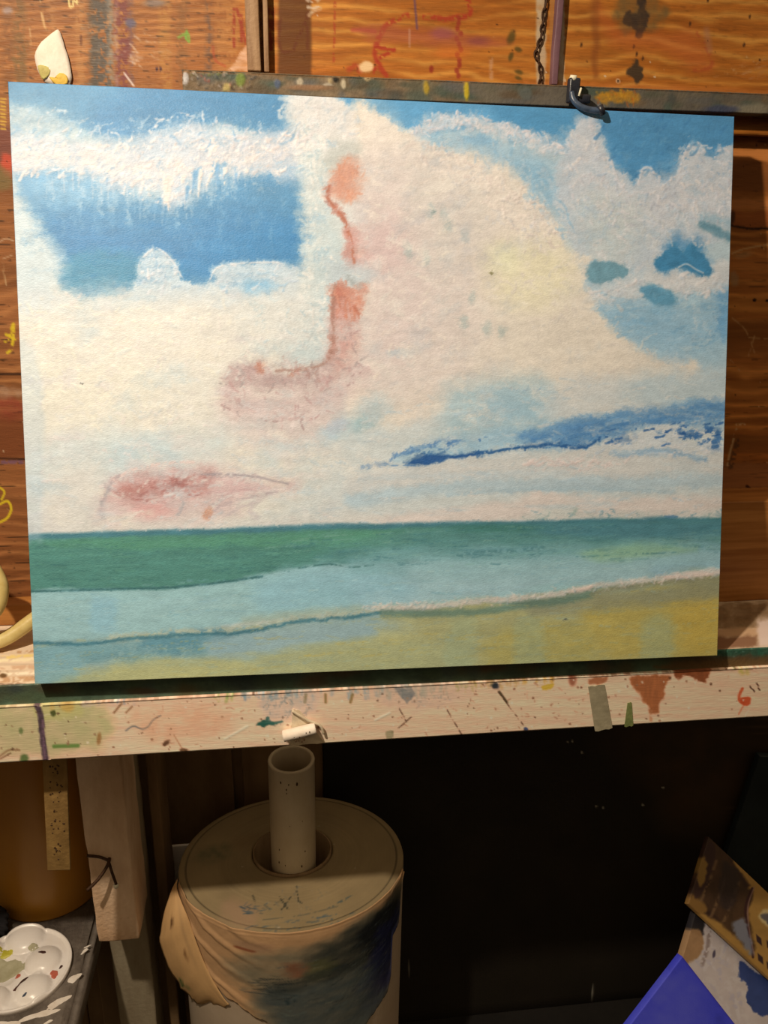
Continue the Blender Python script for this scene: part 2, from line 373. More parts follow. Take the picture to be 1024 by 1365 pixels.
    g.dabs([(285, 360), (340, 352), (380, 356), (370, 372), (300, 374)], 22, 11, 3, (-15, 30), [(216, 218, 216), (176, 200, 212), (226, 222, 216)], .6, z=.4)
    g.blob(345, 383, 24, 11, (128, 182, 212), 0, .5, .85)
    g.fill([(20, 398), (120, 392), (240, 388), (330, 396), (400, 375), (440, 400), (420, 440), (200, 420), (30, 430)], (214, 216, 210), 16, (8, 30), .85)
    g.fill([(30, 425), (120, 405), (260, 402), (400, 405), (430, 440), (330, 480), (60, 480)], (230, 221, 205), 14, (8, 30), .8, tex=(.03, 12))
    # --- white column rising to the top edge
    g.fill([(392, 120), (490, 122), (520, 180), (470, 300), (480, 400), (440, 480), (390, 470), (400, 400), (402, 300), (400, 200)], (221, 221, 211), 8, (6, 25), .97, tex=(.04, 14))
    g.fill([(390, 128), (490, 128), (540, 168), (480, 200), (420, 200), (398, 180)], (233, 224, 213), 12, (8, 20), .85, tex=(.04, 12))
    g.dabs([(400, 180), (425, 180), (440, 380), (405, 380)], 60, 12, 5, (80, 30), [(206, 214, 208), (228, 224, 214), (190, 205, 204), (212, 212, 200)], .55)
    g.fill([(412, 280), (446, 280), (462, 320), (470, 370), (440, 380), (442, 440), (436, 480), (380, 486), (330, 470), (340, 448), (410, 440)], (190, 204, 202), 10, (6, 20), .7, mot=(.5, 14))
    g.fill([(330, 405), (420, 400), (430, 440), (400, 460), (330, 455)], (222, 219, 208), 10, (8, 16), .8, mot=(.4, 14), z=.3)
    g.dabs([(320, 400), (430, 400), (435, 470), (330, 470)], 46, 14, 5, (20, 50), [(188, 204, 204), (226, 222, 210), (205, 212, 206)], .5)
    # --- upper right blue
    g.fill([(480, 120), (990, 145), (985, 260), (700, 230), (640, 175), (560, 185), (520, 165)], (100, 162, 199), 5, (4, 20), tex=(.06, 50, 14))
    g.fill([(800, 140), (990, 150), (985, 260), (840, 262), (800, 190)], (82, 146, 188), 12, (8, 30), .9, tex=(.06, 24, 10))
    g.fill([(660, 140), (790, 150), (770, 165), (745, 196), (700, 180)], (84, 150, 190), 9, (6, 25), .8, tex=(.06, 24, 10))
    # pale veil beneath
    g.fill([(540, 200), (640, 172), (700, 185), (740, 200), (800, 190), (830, 240), (900, 250), (985, 240), (975, 520), (880, 490), (790, 420), (720, 300), (620, 220)], (192, 207, 209), 7, (6, 25), .97, tex=(.05, 20))
    g.fill([(570, 185), (640, 178), (700, 205), (740, 225), (770, 330), (700, 280), (640, 215)], (168, 197, 209), 10, (8, 25), .85, tex=(.06, 14))
    g.fill([(690, 215), (735, 235), (760, 320), (730, 300), (700, 245)], (146, 186, 206), 8, (6, 18), .85, tex=(.05, 14))
    # arch of white dabs
    arch = [(546, 176), (580, 156), (620, 152), (665, 165), (720, 178), (752, 198), (730, 205), (690, 188), (640, 172), (590, 172), (556, 188)]
    g.fill(arch, (222, 217, 212), 5, (7, 12), .85, tex=(.05, 8), z=.4)
    g.dabs(arch, 80, 11, 4, (20, 50), [(234, 224, 216), (205, 210, 213), (180, 201, 212), (228, 220, 214)], .6, z=.5)
    g.blob(590, 192, 34, 8, (148, 188, 208), .1, .6, .6); g.blob(640, 186, 22, 8, (132, 178, 205), .2, .6, .6)
    # upper right cloud and its spire
    cl = [(752, 205), (768, 172), (776, 157), (794, 158), (802, 178), (812, 205), (824, 232), (836, 230), (848, 246), (858, 226), (872, 232), (890, 246), (902, 222), (914, 196), (930, 190), (940, 206), (956, 208), (964, 196), (980, 200), (976, 300), (930, 330), (860, 380), (790, 390), (760, 320), (740, 260)]
    g.fill(cl, (200, 206, 209), 3.5, (5, 10), .97, tex=(.05, 12), z=.4)
    g.fill([(770, 170), (790, 162), (815, 225), (860, 250), (920, 205), (970, 230), (960, 300), (820, 290), (770, 260)], (222, 216, 212), 12, (8, 14), .75, tex=(.05, 9), mot=(.6, 12, 9))
    g.dabs(cl, 170, 12, 4, (60, 50), [(226, 219, 214), (204, 208, 211), (186, 200, 209), (222, 216, 213), (214, 212, 210)], .5, z=.4)
    g.dabs([(900, 215), (930, 195), (975, 205), (970, 240), (910, 250)], 24, 10, 3, (60, 50), [(150, 182, 204), (120, 166, 200), (215, 214, 214)], .6)
    g.fill([(780, 260), (850, 270), (850, 330), (800, 370), (775, 320)], (206, 210, 202), 14, (8, 20), .7)
    # pale blue pool at the right
    g.fill([(786, 372), (850, 366), (940, 372), (975, 380), (972, 480), (900, 482), (850, 465), (800, 430), (782, 400)], (170, 198, 208), 8, (7, 24), .95, tex=(.05, 20, 8))
    g.fill([(790, 395), (850, 400), (900, 420), (960, 420), (950, 460), (870, 460), (810, 430)], (146, 184, 203), 14, (8, 24), .8, tex=(.05, 20, 8))
    g.fill([(952, 375), (974, 372), (970, 450), (958, 440)], (112, 165, 200), 5, (5, 12), .85)
    g.dabs([(930, 380), (955, 380), (955, 470), (930, 470)], 14, 40, 4, (85, 12), [(208, 214, 212), (180, 203, 210)], .6)
    g.fill([(780, 385), (870, 362), (960, 362), (958, 385), (900, 395), (800, 405)], (216, 215, 210), 7, (7, 14), .9, tex=(.05, 9), z=.3)
    g.fill([(960, 345), (978, 340), (974, 380), (880, 385), (870, 372)], (220, 216, 210), 7, (7, 14), .8)
    # dark eyes
    g.fill([(784, 362), (796, 350), (820, 351), (840, 360), (826, 370), (800, 376), (786, 372)], (112, 154, 166), 3.5, (3, 10), tex=(.08, 10))
    g.blob(800, 352, 18, 4, (150, 188, 205), 0, .6, .7)
    g.fill([(880, 352), (888, 325), (905, 308), (918, 320), (935, 318), (944, 345), (946, 364), (915, 360), (880, 359)], (98, 152, 188), 7, (5, 12), .9)
    g.fill([(872, 354), (884, 338), (900, 328), (912, 334), (926, 326), (940, 342), (948, 366), (925, 364), (905, 357), (885, 361)], (68, 135, 172), 3.5, (4, 9), tex=(.08, 12))
    g.fill([(852, 384), (870, 380), (893, 388), (902, 402), (890, 412), (868, 402)], (104, 158, 180), 4, (4, 10), .95, tex=(.06, 10))
    g.blob(880, 410, 24, 10, (140, 184, 206), .3, .6, .7)
    g.stroke([(935, 298), (955, 308), (972, 316)], 12, (112, 152, 162), 5, .85, w2=10)
    g.stroke([(940, 290), (972, 298)], 12, (150, 182, 194), 6, .7)
    # --- the great cream cloud
    big = [(476, 132), (520, 160), (548, 178), (580, 200), (640, 208), (680, 225), (706, 252), (735, 285), (752, 310), (760, 335), (786, 345), (783, 375), (792, 402), (815, 436), (848, 460), (872, 478), (920, 480), (932, 492), (918, 505), (860, 508), (760, 530), (640, 520), (560, 560), (470, 560), (470, 420), (490, 300), (480, 200)]
    g.fill(big, (237, 222, 201), 5, (6, 16), .97, tex=(.03, 18), z=.3)
    g.fill([(500, 150), (560, 195), (650, 215), (710, 262), (752, 320), (700, 340), (600, 300), (520, 260), (490, 190)], (240, 224, 206), 18, (8, 25), .8, tex=(.03, 10), z=.2)
    g.fill([(640, 330), (720, 322), (760, 345), (760, 395), (690, 410), (640, 385)], (241, 228, 190), 16, (8, 25), .85, tex=(.03, 14))
    g.blob(665, 345, 26, 18, (232, 228, 188), 0, .7, .6)
    g.fill([(480, 205), (560, 215), (640, 270), (650, 380), (640, 480), (560, 540), (480, 520), (490, 400), (480, 300)], (225, 208, 196), 26, (10, 40), .8, tex=(.03, 20))
    g.fill([(490, 260), (560, 280), (580, 360), (560, 470), (490, 480), (480, 360)], (221, 199, 189), 22, (10, 30), .6)
    g.fill([(550, 240), (640, 250), (650, 320), (580, 360), (550, 300)], (219, 210, 194), 20, (10, 25), .6, mot=(.5, 20))
    g.dabs([(540, 230), (660, 250), (660, 480), (560, 480)], 46, 22, 5, (-45, 25), [(205, 200, 188), (232, 220, 204), (215, 206, 196)], .35)
    g.dabs(big, 170, 16, 5, (20, 40), [(243, 230, 212), (230, 216, 200), (240, 226, 206), (226, 214, 202)], .4, z=.3)
    g.dabs([(690, 260), (752, 315), (740, 330), (650, 290)], 24, 13, 4, (30, 40), [(214, 210, 206), (226, 216, 206), (205, 206, 208)], .5)
    for x, y in [(577, 282), (594, 285), (622, 314), (548, 336), (570, 345), (632, 398), (600, 300), (545, 330), (620, 430), (652, 438), (672, 442)]:
        g.blob(x, y, 5, 9, (176, 188, 180), .2, .6, .6)
    g.blob(578, 282, 2.5, 2.5, (120, 150, 140), 0, .4, .9); g.blob(658, 363, 2.5, 3, (150, 140, 100), 0, .4, .9); g.blob(110, 509, 2.5, 1.5, (70, 65, 60), -.6, .4, .95)
    # --- pink and rust heart of the cloud
    g.fill([(440, 190), (474, 186), (486, 205), (470, 222), (444, 232), (434, 214)], (190, 190, 178), 9, (6, 18), .8, mot=(.3, 12))
    g.fill([(446, 232), (462, 214), (482, 214), (484, 245), (480, 262), (462, 268), (446, 262), (437, 252)], (222, 166, 140), 8, (5, 14), .9, tex=(.07, 14), mot=(.2, 14))
    g.fill([(448, 238), (462, 222), (474, 226), (470, 248), (455, 262), (445, 258)], (212, 146, 120), 8, (5, 12), .7)
    g.stroke([(440, 250), (438, 262), (446, 274), (458, 288), (464, 304), (468, 318)], 9, (196, 138, 120), 3, .9, w2=7)
    g.fill([(470, 300), (486, 318), (494, 345), (480, 360), (468, 352), (463, 330)], (208, 150, 136), 6, (5, 14), .85, tex=(.07, 12))
    g.fill([(462, 325), (474, 322), (478, 350), (470, 358), (464, 350)], (194, 134, 120), 5, (4, 10), .8)
    g.fill([(490, 300), (530, 300), (540, 350), (500, 365), (480, 350)], (217, 186, 178), 16, (8, 20), .7)
    g.fill([(440, 345), (470, 350), (500, 362), (490, 376), (460, 384), (440, 378)], (198, 206, 205), 8, (5, 16), .85)
    g.stroke([(468, 370), (480, 382), (488, 378)], 7, (170, 172, 166), 3, .7)
    g.fill([(442, 386), (456, 377), (474, 384), (488, 384), (486, 410), (476, 428), (460, 424), (446, 418)], (208, 142, 120), 5, (5, 12), .92, tex=(.09, 10))
    g.blob(452, 390, 10, 9, (190, 112, 92), 0, .6, .7)
    g.fill([(446, 410), (478, 415), (486, 440), (476, 470), (460, 500), (430, 520), (446, 470)], (206, 152, 140), 9, (6, 18), .85, tex=(.06, 12))
    g.stroke([(447, 400), (446, 440), (446, 465), (438, 482)], 10, (182, 124, 108), 4, .75)
    g.fill([(312, 486), (345, 480), (372, 492), (400, 494), (436, 478), (446, 490), (440, 512), (400, 522), (345, 520), (304, 524), (298, 510)], (183, 152, 147), 8, (7, 16), .88, tex=(.08, 10), mot=(.25, 12))
    g.dabs([(350, 486), (430, 484), (436, 508), (360, 512)], 34, 16, 4, (80, 22), [(164, 138, 130), (190, 156, 150), (196, 176, 170), (176, 128, 116)], .55)
    g.blob(350, 489, 8, 8, (192, 128, 106), .4, .5, .8); g.blob(394, 498, 8, 4, (190, 128, 108), -.7, .5, .7)
    g.fill([(300, 520), (360, 522), (440, 512), (480, 470), (500, 490), (470, 530), (430, 580), (410, 585), (330, 580), (292, 548)], (213, 184, 176), 14, (9, 24), .85, tex=(.04, 14))
    g.fill([(320, 560), (440, 550), (430, 600), (340, 600)], (222, 208, 196), 16, (9, 24), .7)
    g.dabs([(310, 530), (440, 520), (440, 580), (330, 585)], 40, 20, 5, (10, 30), [(222, 200, 192), (204, 176, 172), (228, 214, 204)], .4)
    g.fill([(430, 575), (460, 555), (490, 535), (515, 530), (520, 552), (495, 575), (470, 584), (440, 592)], (178, 198, 200), 9, (7, 18), .8, mot=(.4, 14))
    g.blob(486, 564, 14, 10, (150, 186, 188), -.5, .6, .6)
    g.blob(450, 570, 20, 9, (190, 196, 205), -.5, .6, .6)
    g.blob(535, 470, 18, 5, (178, 190, 194), 0, .6, .6)
    # --- pale blue, right middle, and the dark streak
    g.fill([(610, 515), (720, 505), (745, 535), (740, 570), (680, 590), (600, 600), (590, 560)], (180, 203, 206), 14, (8, 30), .9, tex=(.05, 30, 8))
    g.fill([(650, 530), (735, 525), (735, 560), (660, 570)], (166, 196, 206), 14, (8, 30), .8)
    g.stroke([(680, 517), (722, 518)], 3, (130, 160, 185), 1.5, .7, dry=.2)
    g.fill([(745, 510), (860, 500), (965, 510), (965, 545), (850, 550), (740, 570)], (214, 214, 207), 12, (8, 30), .85)
    g.fill([(840, 505), (965, 500), (965, 540), (850, 540)], (190, 206, 208), 12, (8, 20), .7)
    g.fill([(530, 612), (560, 596), (640, 578), (700, 570), (790, 556), (880, 540), (965, 537), (963, 568), (890, 564), (830, 572), (800, 590), (720, 598), (640, 604), (540, 618)], (162, 194, 208), 6, (6, 30, 14), .9, tex=(.06, 30, 6))
    g.fill([(690, 582), (760, 562), (840, 546), (900, 538), (965, 537), (963, 566), (905, 566), (850, 566), (800, 586), (775, 597), (720, 596)], (104, 152, 192), 5, (5, 30, 10), .92, tex=(.09, 40, 5))
    g.fill([(760, 572), (850, 556), (905, 556), (850, 570), (800, 588), (776, 597), (740, 594)], (82, 134, 182), 5, (5, 24, 10), .85, tex=(.09, 40, 5))
    g.fill([(545, 619), (562, 606), (582, 606), (600, 607), (640, 603), (640, 607), (600, 612), (575, 619)], (44, 96, 150), 2.5, (4, 14), .95, tex=(.1, 20, 4))
    g.stroke([(636, 606), (680, 599), (735, 593), (775, 596), (800, 586)], 5, (50, 100, 152), 2, .9, (3, 10), dry=.12)
    for x, y, rx in [(540, 603, 14), (552, 600, 9), (576, 592, 12), (598, 586, 8), (530, 609, 8), (492, 621, 8), (512, 619, 8)]:
        g.blob(x, y, rx, 2.6, (86, 132, 180), -.25, .5, .75, .4)
    for x, y, rx, ry in [(832, 583, 8, 6), (848, 581, 4, 4), (922, 578, 14, 5), (948, 572, 8, 4), (905, 574, 5, 3), (952, 598, 7, 5), (936, 590, 8, 3), (958, 585, 4, 12), (879, 576, 3, 2.5), (822, 588, 5, 3)]:
        g.blob(x, y, rx, ry, (66, 116, 168), 0, .4, .9, .4)
    under = [(500, 624), (640, 610), (780, 602), (800, 592), (835, 580), (880, 568), (960, 572), (960, 600), (962, 690), (420, 700), (420, 640)]
    g.fill([(800, 592), (850, 575), (900, 567), (910, 588), (955, 590), (960, 605), (800, 606)], (212, 214, 212), 3, (5, 8), .8, mot=(.3, 8))
    for x, y, rx, ry in [(832, 585, 9, 5), (922, 580, 13, 4), (940, 588, 8, 2.5), (954, 594, 5, 8), (912, 584, 6, 3), (949, 574, 9, 3)]:
        g.blob(x, y, rx, ry, (64, 114, 166), 0, .4, .9, .4)
    g.fill([(480, 628), (640, 610), (790, 602), (960, 604), (962, 640), (700, 640), (480, 660)], (218, 214, 205), 6, (5, 30, 10), .9, tex=(.03, 40, 6))
    g.stroke([(820, 606), (870, 602), (905, 603), (940, 614)], 8, (150, 182, 204), 3, .85, (2, 10))
    g.dabs([(700, 612), (800, 608), (830, 616), (780, 628), (710, 634)], 24, 12, 4, (-10, 20), [(232, 212, 202), (226, 208, 200)], .7)
    g.stroke([(470, 668), (560, 654), (680, 644), (800, 646), (958, 640)], 18, (186, 204, 208), 7, .85, (4, 20), tex=(.05, 40, 5))
    g.stroke([(480, 640), (600, 632), (760, 630)], 6, (200, 210, 210), 4, .6)
    g.stroke([(600, 660), (720, 652), (900, 655)], 5, (172, 196, 204), 3, .6)
    g.fill([(440, 700), (560, 682), (680, 668), (720, 656), (760, 662), (860, 664), (962, 664), (962, 696), (440, 704)], (230, 214, 201), 5, (5, 20, 10), .92, tex=(.03, 30, 6))
    g.fill([(700, 692), (730, 678), (760, 676), (800, 684), (860, 682), (920, 686), (962, 680), (962, 700), (640, 702)], (196, 206, 196), 5, (5, 12), .7, mot=(.5, 10))
    # --- lower left: pale blue veils and the rose cloud
    g.fill([(60, 590), (150, 570), (240, 580), (300, 575), (280, 620), (180, 640), (120, 690), (60, 700), (40, 640)], (212, 217, 210), 16, (9, 30), .8)
    g.fill([(60, 640), (120, 620), (140, 650), (130, 690), (60, 700)], (228, 219, 205), 14, (9, 24), .8)
    g.fill([(150, 590), (200, 580), (240, 600), (190, 618), (150, 612)], (200, 213, 211), 12, (8, 20), .7)
    g.fill([(42, 690), (150, 690), (400, 690), (470, 680), (480, 706), (42, 714)], (222, 216, 204), 8, (6, 30, 10), .85)
    g.fill([(140, 660), (160, 634), (215, 618), (290, 624), (385, 638), (390, 648), (330, 660), (300, 690), (150, 694), (132, 680)], (221, 194, 186), 12, (8, 22), .92, tex=(.04, 14))
    g.fill([(140, 660), (160, 640), (205, 632), (280, 632), (285, 654), (240, 662), (180, 672)], (205, 164, 156), 9, (7, 18), .85, tex=(.05, 12))
    g.fill([(166, 652), (200, 640), (272, 632), (282, 644), (260, 656), (210, 654), (180, 668)], (190, 138, 130), 8, (6, 16), .85, tex=(.07, 10))
    g.stroke([(228, 644), (262, 642)], 10, (178, 112, 104), 5, .75); g.stroke([(165, 656), (185, 652)], 12, (186, 128, 118), 5, .7)
    g.stroke([(148, 640), (140, 668), (136, 684)], 8, (190, 172, 170), 4, .7)
    g.blob(205, 680, 26, 12, (226, 168, 160), 0, .7, .75); g.blob(280, 684, 6, 10, (210, 148, 116), .5, .5, .8)
    g.stroke([(270, 634), (320, 634), (365, 640), (388, 646)], 4, (172, 160, 160), 2.5, .65)
    g.fill([(290, 640), (380, 642), (388, 650), (330, 662), (300, 664)], (219, 184, 178), 7, (5, 14), .8)
    g.stroke([(345, 690), (335, 678), (360, 656), (384, 648)], 6, (196, 180, 178), 4, .6)
    g.dabs([(240, 666), (330, 662), (320, 690), (250, 692)], 16, 22, 5, (-60, 20), [(190, 184, 182), (230, 210, 200), (205, 186, 182)], .55)
    g.dabs([(150, 630), (280, 620), (280, 640), (170, 650)], 24, 16, 4, (-25, 25), [(232, 206, 196), (215, 178, 170)], .5)
    # warm creams with impasto at left
    g.dabs([(24, 405), (150, 415), (190, 470), (150, 560), (40, 560)], 110, 16, 5, (35, 45), [(243, 232, 205), (232, 226, 212), (224, 222, 212), (240, 228, 204)], .5, z=.5)
    g.dabs([(180, 420), (330, 420), (300, 520), (180, 560)], 70, 20, 5, (0, 40), [(234, 226, 210), (220, 218, 208), (226, 214, 204)], .4, z=.2)
    g.dabs([(60, 560), (300, 560), (420, 640), (120, 640)], 60, 24, 5, (0, 30), [(226, 220, 208), (210, 214, 210), (228, 216, 206)], .35)
    # --- scumbles and dragged bristle marks over the whole sky
    skym = 1 - sstep(640, 700, g.Y)
    left = [(40, 400), (420, 410), (440, 480), (430, 690), (40, 700)]; right = [(490, 150), (560, 200), (640, 215), (720, 280), (780, 400), (850, 470), (940, 500), (640, 580), (430, 695), (460, 560), (480, 300)]
    g.veil([(20, 150), (410, 150), (410, 245), (20, 245)], (150, 184, 204), .55, 12, 8, .1, .5)
    g.veil([(20, 185), (410, 180), (410, 235), (200, 255), (20, 232)], (244, 228, 214), .6, 12, 7, .15, .5, ang=.5)
    g.veil([(20, 230), (410, 230), (410, 320), (50, 320)], (160, 194, 212), .3, 7, 30, .0, .5)
    g.veil([(50, 270), (410, 270), (410, 380), (70, 385)], (60, 128, 176), .4, 40, 10, .05, .5)
    g.veil(left, (196, 210, 210), .55, 60, 36, .0, .55); g.veil(left, (241, 229, 208), .6, 40, 22, .05, .5, ang=.3)
    g.veil(left, (214, 204, 200), .5, 50, 30, .1, .6)
    g.veil(right, (206, 205, 198), .5, 44, 26, .05, .55, ang=-.5); g.veil(right, (243, 230, 212), .6, 36, 18, .05, .5, ang=.4)
    g.veil([(560, 190), (720, 190), (800, 220), (960, 250), (960, 480), (800, 460), (740, 290)], (176, 198, 208), .5, 22, 14, .05, .5, ang=-.7)
    g.veil([(750, 200), (790, 170), (830, 250), (930, 210), (970, 230), (960, 290), (780, 330)], (228, 221, 214), .6, 18, 14, .05, .45, ang=.9)
    g.veil([(490, 200), (640, 210), (660, 480), (500, 500)], (198, 192, 188), .5, 30, 18, .05, .5, ang=-.6)
    g.veil([(440, 560), (960, 610), (960, 690), (440, 695)], (198, 209, 208), .6, 60, 9, .0, .5)
    g.veil([(440, 500), (960, 500), (960, 600), (440, 620)], (224, 217, 204), .5, 40, 12, .05, .5)
    g.veil([(60, 560), (400, 560), (400, 700), (60, 700)], (226, 216, 206), .5, 30, 14, .05, .5, ang=.2)
    g.veil([(300, 480), (480, 400), (480, 580), (310, 580)], (206, 196, 188), .55, 18, 12, .0, .5, ang=.4)
    g.scatter(3.5, 3, 9, 7, 3, skym); g.scatter(1.8, 1.8, 3, 3, 5, skym)
    g.sk = 1.0
    # --- thick strokes laid last over the sky
    P_ = [(248, 232, 220), (240, 226, 214), (226, 218, 214)]; B_ = [(150, 184, 206), (172, 198, 210), (196, 208, 214)]
    g.dabs([(10, 150), (60, 140), (120, 165), (110, 195), (20, 200)], 60, 13.2, 3.3, (-40, 40), [(206, 214, 216), (180, 200, 210), (228, 220, 214), (150, 184, 202)], 0.90, dry=.2, z=.8)
    g.dabs([(110, 172), (180, 160), (250, 150), (330, 170), (400, 165), (400, 190), (300, 195), (200, 195)], 110, 12.1, 3.3, (-30, 50), [(212, 214, 214), (176, 196, 208), (232, 222, 216), (196, 200, 206), (140, 176, 200)], 0.90, dry=.2, z=.8)
    g.dabs([(20, 185), (110, 190), (220, 190), (400, 178), (405, 225), (300, 235), (226, 268), (150, 252), (70, 232), (20, 235)], 260, 13.2, 4.5, (-38, 30), P_ + P_ + [(206, 208, 212), (216, 206, 200), (236, 214, 200)], 0.85, dry=.2, z=1.1)
    g.dabs([(30, 190), (200, 200), (390, 190), (390, 225), (220, 260), (40, 232)], 60, 9.9, 3, (-38, 30), [(190, 196, 204), (204, 200, 200), (170, 190, 204)], 0.75, dry=.2)
    for k in range(64):
        x = R.uniform(60, 330); y = 228 + 34 * math.exp(-((x - 215) / 55) ** 2) + R.uniform(-4, 4); g.stroke([(x, y), (x + R.uniform(-2, 2), y + R.uniform(12, 40))], R.uniform(1.6, 4), R.choice([(206, 212, 216), (178, 200, 212), (222, 216, 214), (150, 186, 208), (120, 168, 202)]), 1.6, R.uniform(.3, .7), dry=.2, w2=1)
    for p in ([(222, 240), (224, 262), (227, 280)], [(270, 228), (267, 248), (266, 262)], [(246, 236), (243, 246)], [(302, 226), (301, 246)], [(286, 226), (276, 250)]): g.stroke(p, 6, (238, 222, 208), 1.4, .85, dry=.05, w2=1.4, z=1)
    for p in ([(262, 230), (258, 256)], [(292, 222), (291, 248)], [(252, 250), (250, 266)]): g.stroke(p, 6, (104, 160, 198), 2, .7, w2=2)
    g.dabs([(182, 360), (192, 338), (208, 330), (226, 340), (240, 360), (236, 385), (190, 390)], 44, 9.9, 3.3, (-60, 40), [(226, 222, 218), (196, 206, 212), (214, 214, 214), (170, 192, 206)], 0.85, dry=.15, z=.8)
    g.stroke([(184, 364), (190, 346), (200, 336), (210, 331), (222, 338), (234, 352), (244, 370)], 2.4, (220, 218, 216), 1, .8, dry=.1, z=1)
    g.dabs([(284, 372), (290, 355), (340, 350), (400, 352), (395, 380), (300, 385)], 44, 11, 3.3, (-20, 40), [(226, 222, 218), (196, 206, 212), (214, 214, 214), (170, 196, 210)], 0.85, dry=.15, z=.8)
    g.stroke([(282, 372), (290, 358), (312, 352), (345, 350), (374, 350)], 2.4, (222, 220, 216), 1, .8, dry=.1, z=1)
    g.dabs([(404, 170), (430, 170), (440, 300), (448, 380), (420, 480), (402, 400), (408, 280)], 150, 9.9, 4.5, (80, 40), [(232, 228, 216), (200, 210, 206), (214, 216, 208), (186, 202, 202), (240, 230, 216)], 0.75, dry=.2, z=.7)
    g.dabs([(380, 130), (480, 132), (470, 190), (410, 190), (385, 170)], 70, 13.2, 5.25, (-30, 50), [(240, 228, 216), (220, 218, 212), (206, 210, 208), (230, 220, 212)], 0.75, dry=.2, z=.7)
    g.dabs([(360, 405), (430, 400), (430, 460), (340, 460)], 60, 11, 5.25, (0, 50), [(232, 226, 214), (196, 208, 206), (222, 218, 208)], 0.75, dry=.2, z=.7)
    # arch and spire
    g.dabs([(548, 178), (580, 156), (630, 153), (690, 166), (752, 192), (750, 206), (680, 186), (620, 170), (570, 180)], 130, 9.9, 3.6, (15, 60), [(236, 226, 220), (214, 212, 214), (186, 202, 212), (228, 216, 212)], 0.90, dry=.15, z=1)
    g.dabs([(560, 190), (640, 180), (740, 215), (770, 320), (720, 290), (660, 225)], 90, 19.8, 6, (65, 25), [(150, 188, 208), (186, 204, 212), (204, 212, 212), (170, 198, 210)], 0.65, dry=.2, z=.3)
    g.dabs([(752, 215), (772, 165), (794, 160), (812, 215), (850, 250), (870, 230), (905, 235), (925, 195), (975, 205), (970, 290), (880, 300), (790, 300)], 300, 9.9, 3.6, (60, 50), [(232, 224, 220), (206, 208, 212), (186, 198, 208), (222, 214, 212), (196, 196, 200), (238, 226, 216)], 0.80, dry=.15, z=1)
    g.dabs([(760, 280), (960, 290), (965, 330), (900, 330), (860, 380), (800, 380)], 110, 15.4, 6, (70, 40), [(214, 214, 210), (190, 202, 206), (224, 218, 212), (204, 204, 198)], 0.65, dry=.2, z=.6)
    for p in ([(816, 215), (822, 234), (830, 250)], [(852, 246), (858, 226), (868, 224), (874, 234)], [(905, 232), (916, 200), (930, 190), (940, 202)], [(886, 248), (900, 236)], [(952, 208), (964, 198), (974, 204)]): g.stroke(p, 3.4, (226, 220, 218), 1.2, .8, dry=.1, z=1)
    g.dabs([(800, 160), (970, 165), (940, 190), (900, 230), (840, 235)], 80, 15.4, 4.5, (-50, 25), [(70, 132, 178), (104, 164, 200), (88, 150, 190)], 0.65, dry=.2, z=.4)
    g.dabs([(860, 370), (965, 365), (960, 390), (890, 396), (780, 396)], 70, 9.9, 4.5, (0, 50), [(232, 222, 214), (204, 208, 210), (216, 212, 208)], 0.85, dry=.15, z=1)
    g.stroke([(906, 356), (916, 353), (928, 360), (938, 364)], 2.4, (190, 202, 206), .8, .8, z=1)
    g.dabs([(800, 400), (960, 400), (950, 465), (860, 462)], 70, 26.4, 6, (-4, 12), [(134, 178, 202), (170, 198, 210), (186, 206, 210), (156, 190, 206)], 0.65, dry=.2)
    # great cloud: warm ridges along its lit edge
    g.dabs([(545, 180), (620, 208), (700, 245), (755, 318), (720, 330), (650, 270), (560, 215)], 170, 13.2, 4.5, (25, 40), [(248, 230, 212), (228, 210, 196), (240, 222, 204), (214, 206, 198)], 0.75, dry=.2, z=1.1)
    g.dabs([(490, 200), (640, 230), (780, 360), (880, 480), (640, 515), (480, 520)], 300, 15.4, 4.5, (-20, 50), [(246, 230, 208), (222, 208, 194), (236, 218, 200), (212, 204, 192)], 0.53, dry=.25, z=.6)
    g.dabs([(20, 400), (180, 410), (330, 410), (300, 540), (60, 560)], 330, 14.3, 4.5, (0, 45), [(246, 236, 210), (226, 220, 206), (238, 226, 204), (216, 216, 206), (234, 220, 208)], 0.60, dry=.22, z=.9)
    g.dabs([(60, 560), (430, 560), (440, 690), (60, 695)], 200, 17.6, 4.5, (0, 30), [(232, 224, 210), (212, 214, 208), (236, 218, 208), (204, 210, 208)], 0.55, dry=.25, z=.5)
    g.dabs([(444, 560), (960, 500), (960, 690), (444, 695)], 220, 24.2, 4.5, (-4, 12), [(228, 220, 208), (200, 210, 210), (214, 214, 208), (186, 204, 210)], 0.55, dry=.25, z=.4)
    # rose cloud folds
    for p, w, c in [([(150, 640), (180, 626), (215, 618), (260, 616)], 4, (234, 204, 192)), ([(146, 656), (150, 642), (160, 634)], 4, (182, 164, 162)), ([(270, 633), (310, 632), (350, 637), (386, 645)], 2.4, (160, 148, 150)), ([(282, 690), (300, 672), (330, 664), (372, 655)], 3, (186, 168, 166)), ([(240, 686), (246, 672), (244, 664)], 4, (186, 180, 178)), ([(300, 690), (322, 676), (340, 670)], 3, (204, 188, 184)), ([(262, 660), (290, 656), (340, 652)], 3, (206, 170, 166)), ([(300, 662), (350, 654), (384, 652)], 2.4, (232, 214, 204)), ([(136, 690), (138, 668), (146, 650)], 3.6, (178, 170, 168))]: g.stroke(p, w, c, 1.6, .7, (1, 8), dry=.08)
    g.dabs([(166, 655), (200, 640), (280, 634), (280, 655), (190, 668)], 40, 15.4, 4.5, (-15, 20), [(170, 112, 106), (200, 152, 144), (186, 132, 124)], 0.70, dry=.2)
